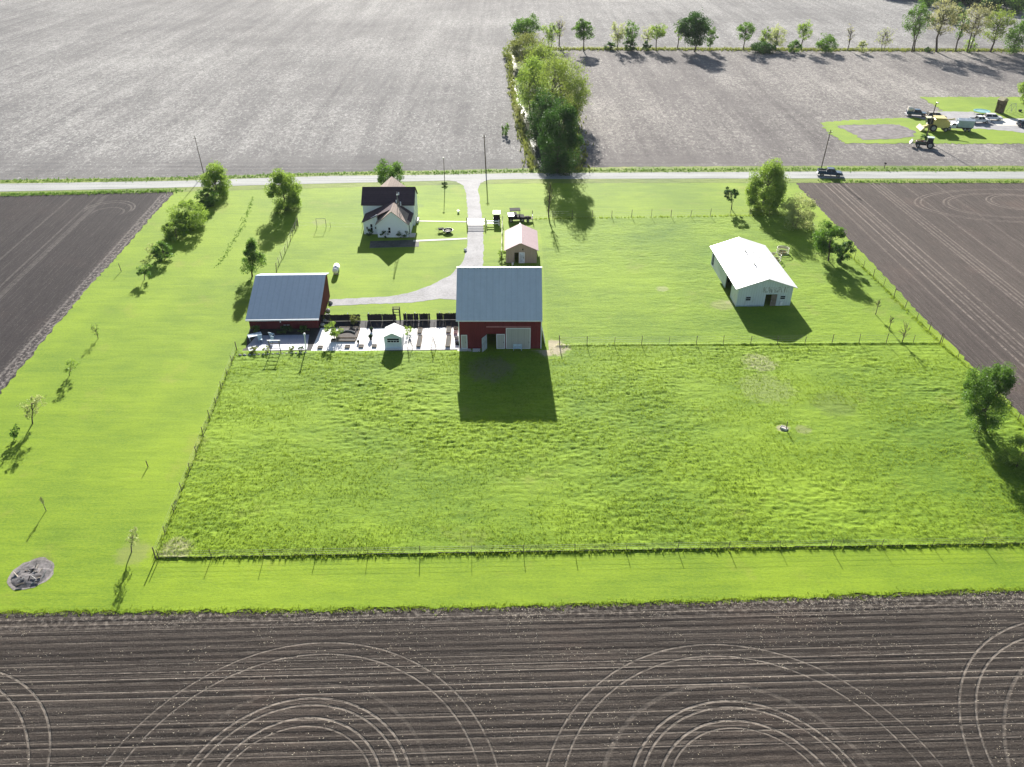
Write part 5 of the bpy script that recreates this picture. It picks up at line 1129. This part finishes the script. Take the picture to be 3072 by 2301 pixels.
# golf cart and utility vehicle by the gate
x, y = G(1073, 478); t = thing('golf_cart', 'black golf cart with a white roof beside the driveway gate', 'golf cart', (x, y, 0), math.radians(90))
box('roof', M_white, t, -1.0, .95, -.72, .72, 1.85, 1.93, bevel=.03); MB().prism([(-1.2, .3), (-1.2, .85), (-.5, .85), (-.4, .45), (.5, .42), (.8, .9), (1.15, .7), (1.2, .3)], -.62, .62).build('body', M_black, t, bevel=.04)
box('seat', M_black, t, -.75, -.2, -.58, .58, .851, .95); box('backrest', M_black, t, -.88, -.76, -.58, .58, .86, 1.4); MB().box(-1.19, -1.13, -.6, .6, .86, 1.8).build('rear_curtain', M_black, t)
for a in ((-1.0, -.6), (.75, .6), (-1.0, .6), (.75, -.6)): MB().tube((a[0], a[1], .86), (a[0], a[1], 1.85), .03, .03, 5).build('roof_post', M_black, t)
for a in (-.8, .85):
    for s in (-1, 1): wheel(t, a, s*.6, .24, .2)
x, y = G(1115, 476); t = thing('utility_vehicle', 'black side-by-side utility vehicle parked behind the fence corner', 'utility vehicle', (x, y, 0), math.radians(6)); t.scale = (1.08, 1.15, 1.1)
MB().prism([(-1.5, .45), (-1.5, 1.0), (-.3, .95), (.6, .9), (1.5, .8), (1.55, .45)], -.8, .8).build('body', M_black, t, bevel=.05); box('roof', M_black, t, -1.2, .75, -.76, .76, 2.05, 2.14, bevel=.04); box('cargo_bed', M_steel, t, -1.45, -.5, -.78, .78, 1.001, 1.2)
MB().hexa([(.62, -.7, .95), (.66, -.7, .95), (.66, .7, .95), (.62, .7, .95), (.42, -.7, 2.0), (.46, -.7, 2.0), (.46, .7, 2.0), (.42, .7, 2.0)]).build('windscreen', M_glass, t); box('seat', M_black, t, -.45, .1, -.65, .65, .96, 1.35)
for a in ((-1.1, -.72), (.68, -.72), (-1.1, .72), (.68, .72)): MB().tube((a[0], a[1], .85), (a[0]*.95, a[1], 2.05), .035, .035, 5).build('roll_bar', M_steel, t)
for a in (-1.05, 1.05):
    for s in (-1, 1): wheel(t, a, s*.78, .36, .28)
x, y = G(1139, 477); t = thing('utility_trailer', 'low trailer with a brown load right of the utility vehicle', 'trailer', (x, y, 0), .05); box('deck', M_wood, t, -1.0, 1.0, -.6, .6, .5, .58); MB().ball((0, 0, .72), .8, .5, .3, 12, 7, .12).build('load', M_mulch, t); box('headboard', M_white, t, 1.001, 1.06, -.6, .6, .5, 1.2); MB().tube((-1, 0, .5), (-1.8, 0, .42), .05, .05).build('drawbar', M_steel, t)
for s in (-1, 1): wheel(t, .1, s*.7, .3, .18)
# propane tank
x, y = G(725, 594); t = thing('propane_tank', 'white propane tank lying end-on on the farmhouse lawn', 'tank', (x, y+.9, 0), PI/2+.05)
m = MB(); m.tube((-1.0, 0, .85), (1.0, 0, .85), .52, .52, 20); m.ball((-1.0, 0, .85), .38, .519, .519, 16, 8); m.ball((1.0, 0, .85), .38, .519, .519, 16, 8); m.build('shell', M_white, t, True)
for q in (-.7, .7): MB().box(q-.08, q+.08, -.4, .4, 0, .42).build('foot', M_stone, t)
MB().tube((0, 0, 1.3), (0, 0, 1.52), .2, .2, 12).build('dome', M_white, t)
# fire pit and kettle
x, y = G(968, 502); t = thing('fire_pit', 'black round fire pit on the lawn between the two paths', 'fire pit', (x, y, 0)); m = MB(); m.tube((0, 0, .15), (0, 0, .5), .55, .95, 18, False); m.tube((0, 0, .14), (0, 0, .16), .55, .55, 18); m.build('bowl', M_black, t); m = MB(); m.path([(.95*math.cos(2*PI*i/20), .95*math.sin(2*PI*i/20), .52) for i in range(21)], .06, 6); m.build('rim', M_steel, t); MB().ball((0, 0, .35), .6, .6, .12, jit=.15).build('ash', M_ash, t)
for i in range(3): a = 2*PI*i/3; MB().tube((.6*math.cos(a), .6*math.sin(a), 0), (.6*math.cos(a), .6*math.sin(a), .3), .04, .04).build('leg', M_black, t)
x, y = G(953, 500); t = thing('wheelbarrow', 'dark wheelbarrow standing just left of the fire pit', 'wheelbarrow', (x, y, 0), .3); MB().hexa([(-.45, -.22, .35), (.3, -.22, .3), (.3, .22, .3), (-.45, .22, .35), (-.6, -.34, .7), (.55, -.34, .66), (.55, .34, .66), (-.6, .34, .7)]).build('tray', M_black, t); wheel(t, .6, 0, .2, .1)
for s in (-1, 1): MB().tube((.6, s*.08, .2), (-1.1, s*.3, .6), .025, .025).build('handle', M_wood, t); MB().tube((-.4, s*.25, .4), (-.45, s*.28, 0), .02, .02).build('leg', M_steel, t)
x, y = G(990, 459.5); t = thing('bucket', 'white bucket on the lawn above the driveway gate', 'bucket', (x, y, 0)); MB().tube((0, 0, 0), (0, 0, .45), .18, .23, 12).build('body', M_white, t); MB().tube((0, 0, .451), (0, 0, .48), .25, .25, 12).build('lid', M_white, t)
x, y = G(1005, 541.5); t = thing('marker_stone', 'white painted stone on the inner edge of the driveway', 'stone', (x, y, 0)); MB().ball((0, 0, .18), .3, .25, .28, 10, 7, .1).build('body', M_white, t)
# hay feeders by the white barn
for (u, v, rz, lb) in ((1690, 547, .2, 'pale curved hay feeder standing free beside the white barn'), (1673, 562, 1.3, 'pale curved hay feeder against the east wall of the white barn')):
    x, y = G(u, v); t = thing('hay_feeder', lb, 'hay feeder', (x, y, 0), rz, 'hay feeders'); n = 18; fm_ = simple('feeder_cream', (.62, .58, .44), .5, .4)
    for z in (.08, .55, 1.05):
        m = MB(); m.path([(1.05*math.cos(2*PI*i/n), 1.05*math.sin(2*PI*i/n), z) for i in range(n+1)], .05, 6); m.build('hoop', fm_, t)
    for i in range(0, n, 2): a = 2*PI*i/n; MB().tube((1.05*math.cos(a), 1.05*math.sin(a), .0), (1.05*math.cos(a), 1.05*math.sin(a), 1.08), .03, .03, 5).build('bar', fm_, t)
    m = MB(); q = []
    for i in range(n//2+1):
        a0, a1 = PI*i/(n//2), PI*(i+1)/(n//2)
        if i == n//2: break
        m.hexa([(1.0*math.cos(w_)*k, 1.0*math.sin(w_)*k, z) for z in (.6, 1.0) for (w_, k) in ((a0, 1.0), (a0, .96), (a1, .96), (a1, 1.0))])
    m.build('panel', fm_, t); MB().ball((0, 0, .25), .7, .7, .35, 12, 7, .12).build('hay', simple('hay', (.30, .24, .11), .9, .1, 0, .3), t)
# debris and trough in pasture
x, y = G(1693, 927); t = thing('water_trough', 'pale trough sitting in the bare patch of the pasture', 'trough', (x, y, 0), -.7); tr_ = simple('pale_plastic', (.66, .62, .58), .6, .3); m = MB()
m.taper(-.8, .8, -.4, .4, 0, .08, .0); m.box(-.8, .8, -.4, -.34, .08, .5); m.box(-.8, .8, .34, .4, .08, .5); m.box(-.8, -.74, -.34, .34, .08, .5); m.box(.74, .8, -.34, .34, .08, .5); m.build('basin', tr_, t); MB().box(-.73, .73, -.33, .33, .081, .40).build('feed', simple('mineral_feed', (.58, .53, .49), .9, .2), t); t.scale = (.55, .6, .6)
# ash heap at lower left
ax, ay = G(68, 1240); o = None
pts = [(math.cos(a)*(2.0+.25*random.random()), math.sin(a)*(2.05+.3*random.random())) for a in [2*PI*i/26 for i in range(26)]]
sheet('burnt_ground', [(ax+p[0], ay+p[1]) for p in pts], 0.02, M_ash, False)
n = 40; gx2 = np.linspace(-2, 2, n); XX, YY = np.meshgrid(gx2, gx2); RR = np.hypot(XX/1.9, YY/1.9); ZZ = np.clip(1-RR**2, 0, 1)*.22*(.4+1.2*fbm(XX*1.6+5, YY*1.6+3, 4))*np.where(YY < .6, 1.15, .6)
ii = np.arange(n*n).reshape(n, n); fm2 = (RR[:-1, :-1] < .98); ff = np.stack([ii[:-1, :-1][fm2], ii[:-1, 1:][fm2], ii[1:, 1:][fm2], ii[1:, :-1][fm2]], 1)
t = thing('burn_pile', 'grey burnt heap of ash and charred wood on the lower left lawn', 'burn pile', (ax, ay, .022)); npmesh('ash_mound', np.stack([XX.ravel(), YY.ravel(), ZZ.ravel()], 1), ff, gravel('ash_heap', (.125, .115, .115), 2.2, .75), t, True)
for i in range(26):
    a = random.uniform(0, 2*PI); r_ = random.uniform(.2, 1.5); p = (r_*math.cos(a), r_*math.sin(a)-.2, random.uniform(.12, .24)); b2 = random.uniform(0, PI); L = random.uniform(.2, .5)
    MB().tube((p[0]-L*math.cos(b2), p[1]-L*math.sin(b2), p[2]-random.uniform(0, .15)), (p[0]+L*math.cos(b2), p[1]+L*math.sin(b2), p[2]+random.uniform(0, .15)), .06, .05, 6).build('charred_log', (M_black, M_stone, M_wood, simple('tan_block', (.5, .42, .33), .8, .2))[i % 4], t)
# small stone clumps along the driveway end at the shed corner
for i, (u, v) in enumerate(((714, 655), (709, 672), (706, 683), (702, 694), (697, 703))):
    x, y = G(u, v); o = MB().ball((0, 0, .15), random.uniform(.3, .5), .32, .3, 10, 7, .15).build('yard_stone', M_stone, None); o.location = (x, y, 0); tag(o, 'pale boulder in the row down the east side of the red shed', 'boulder', 'boulders beside the red shed')
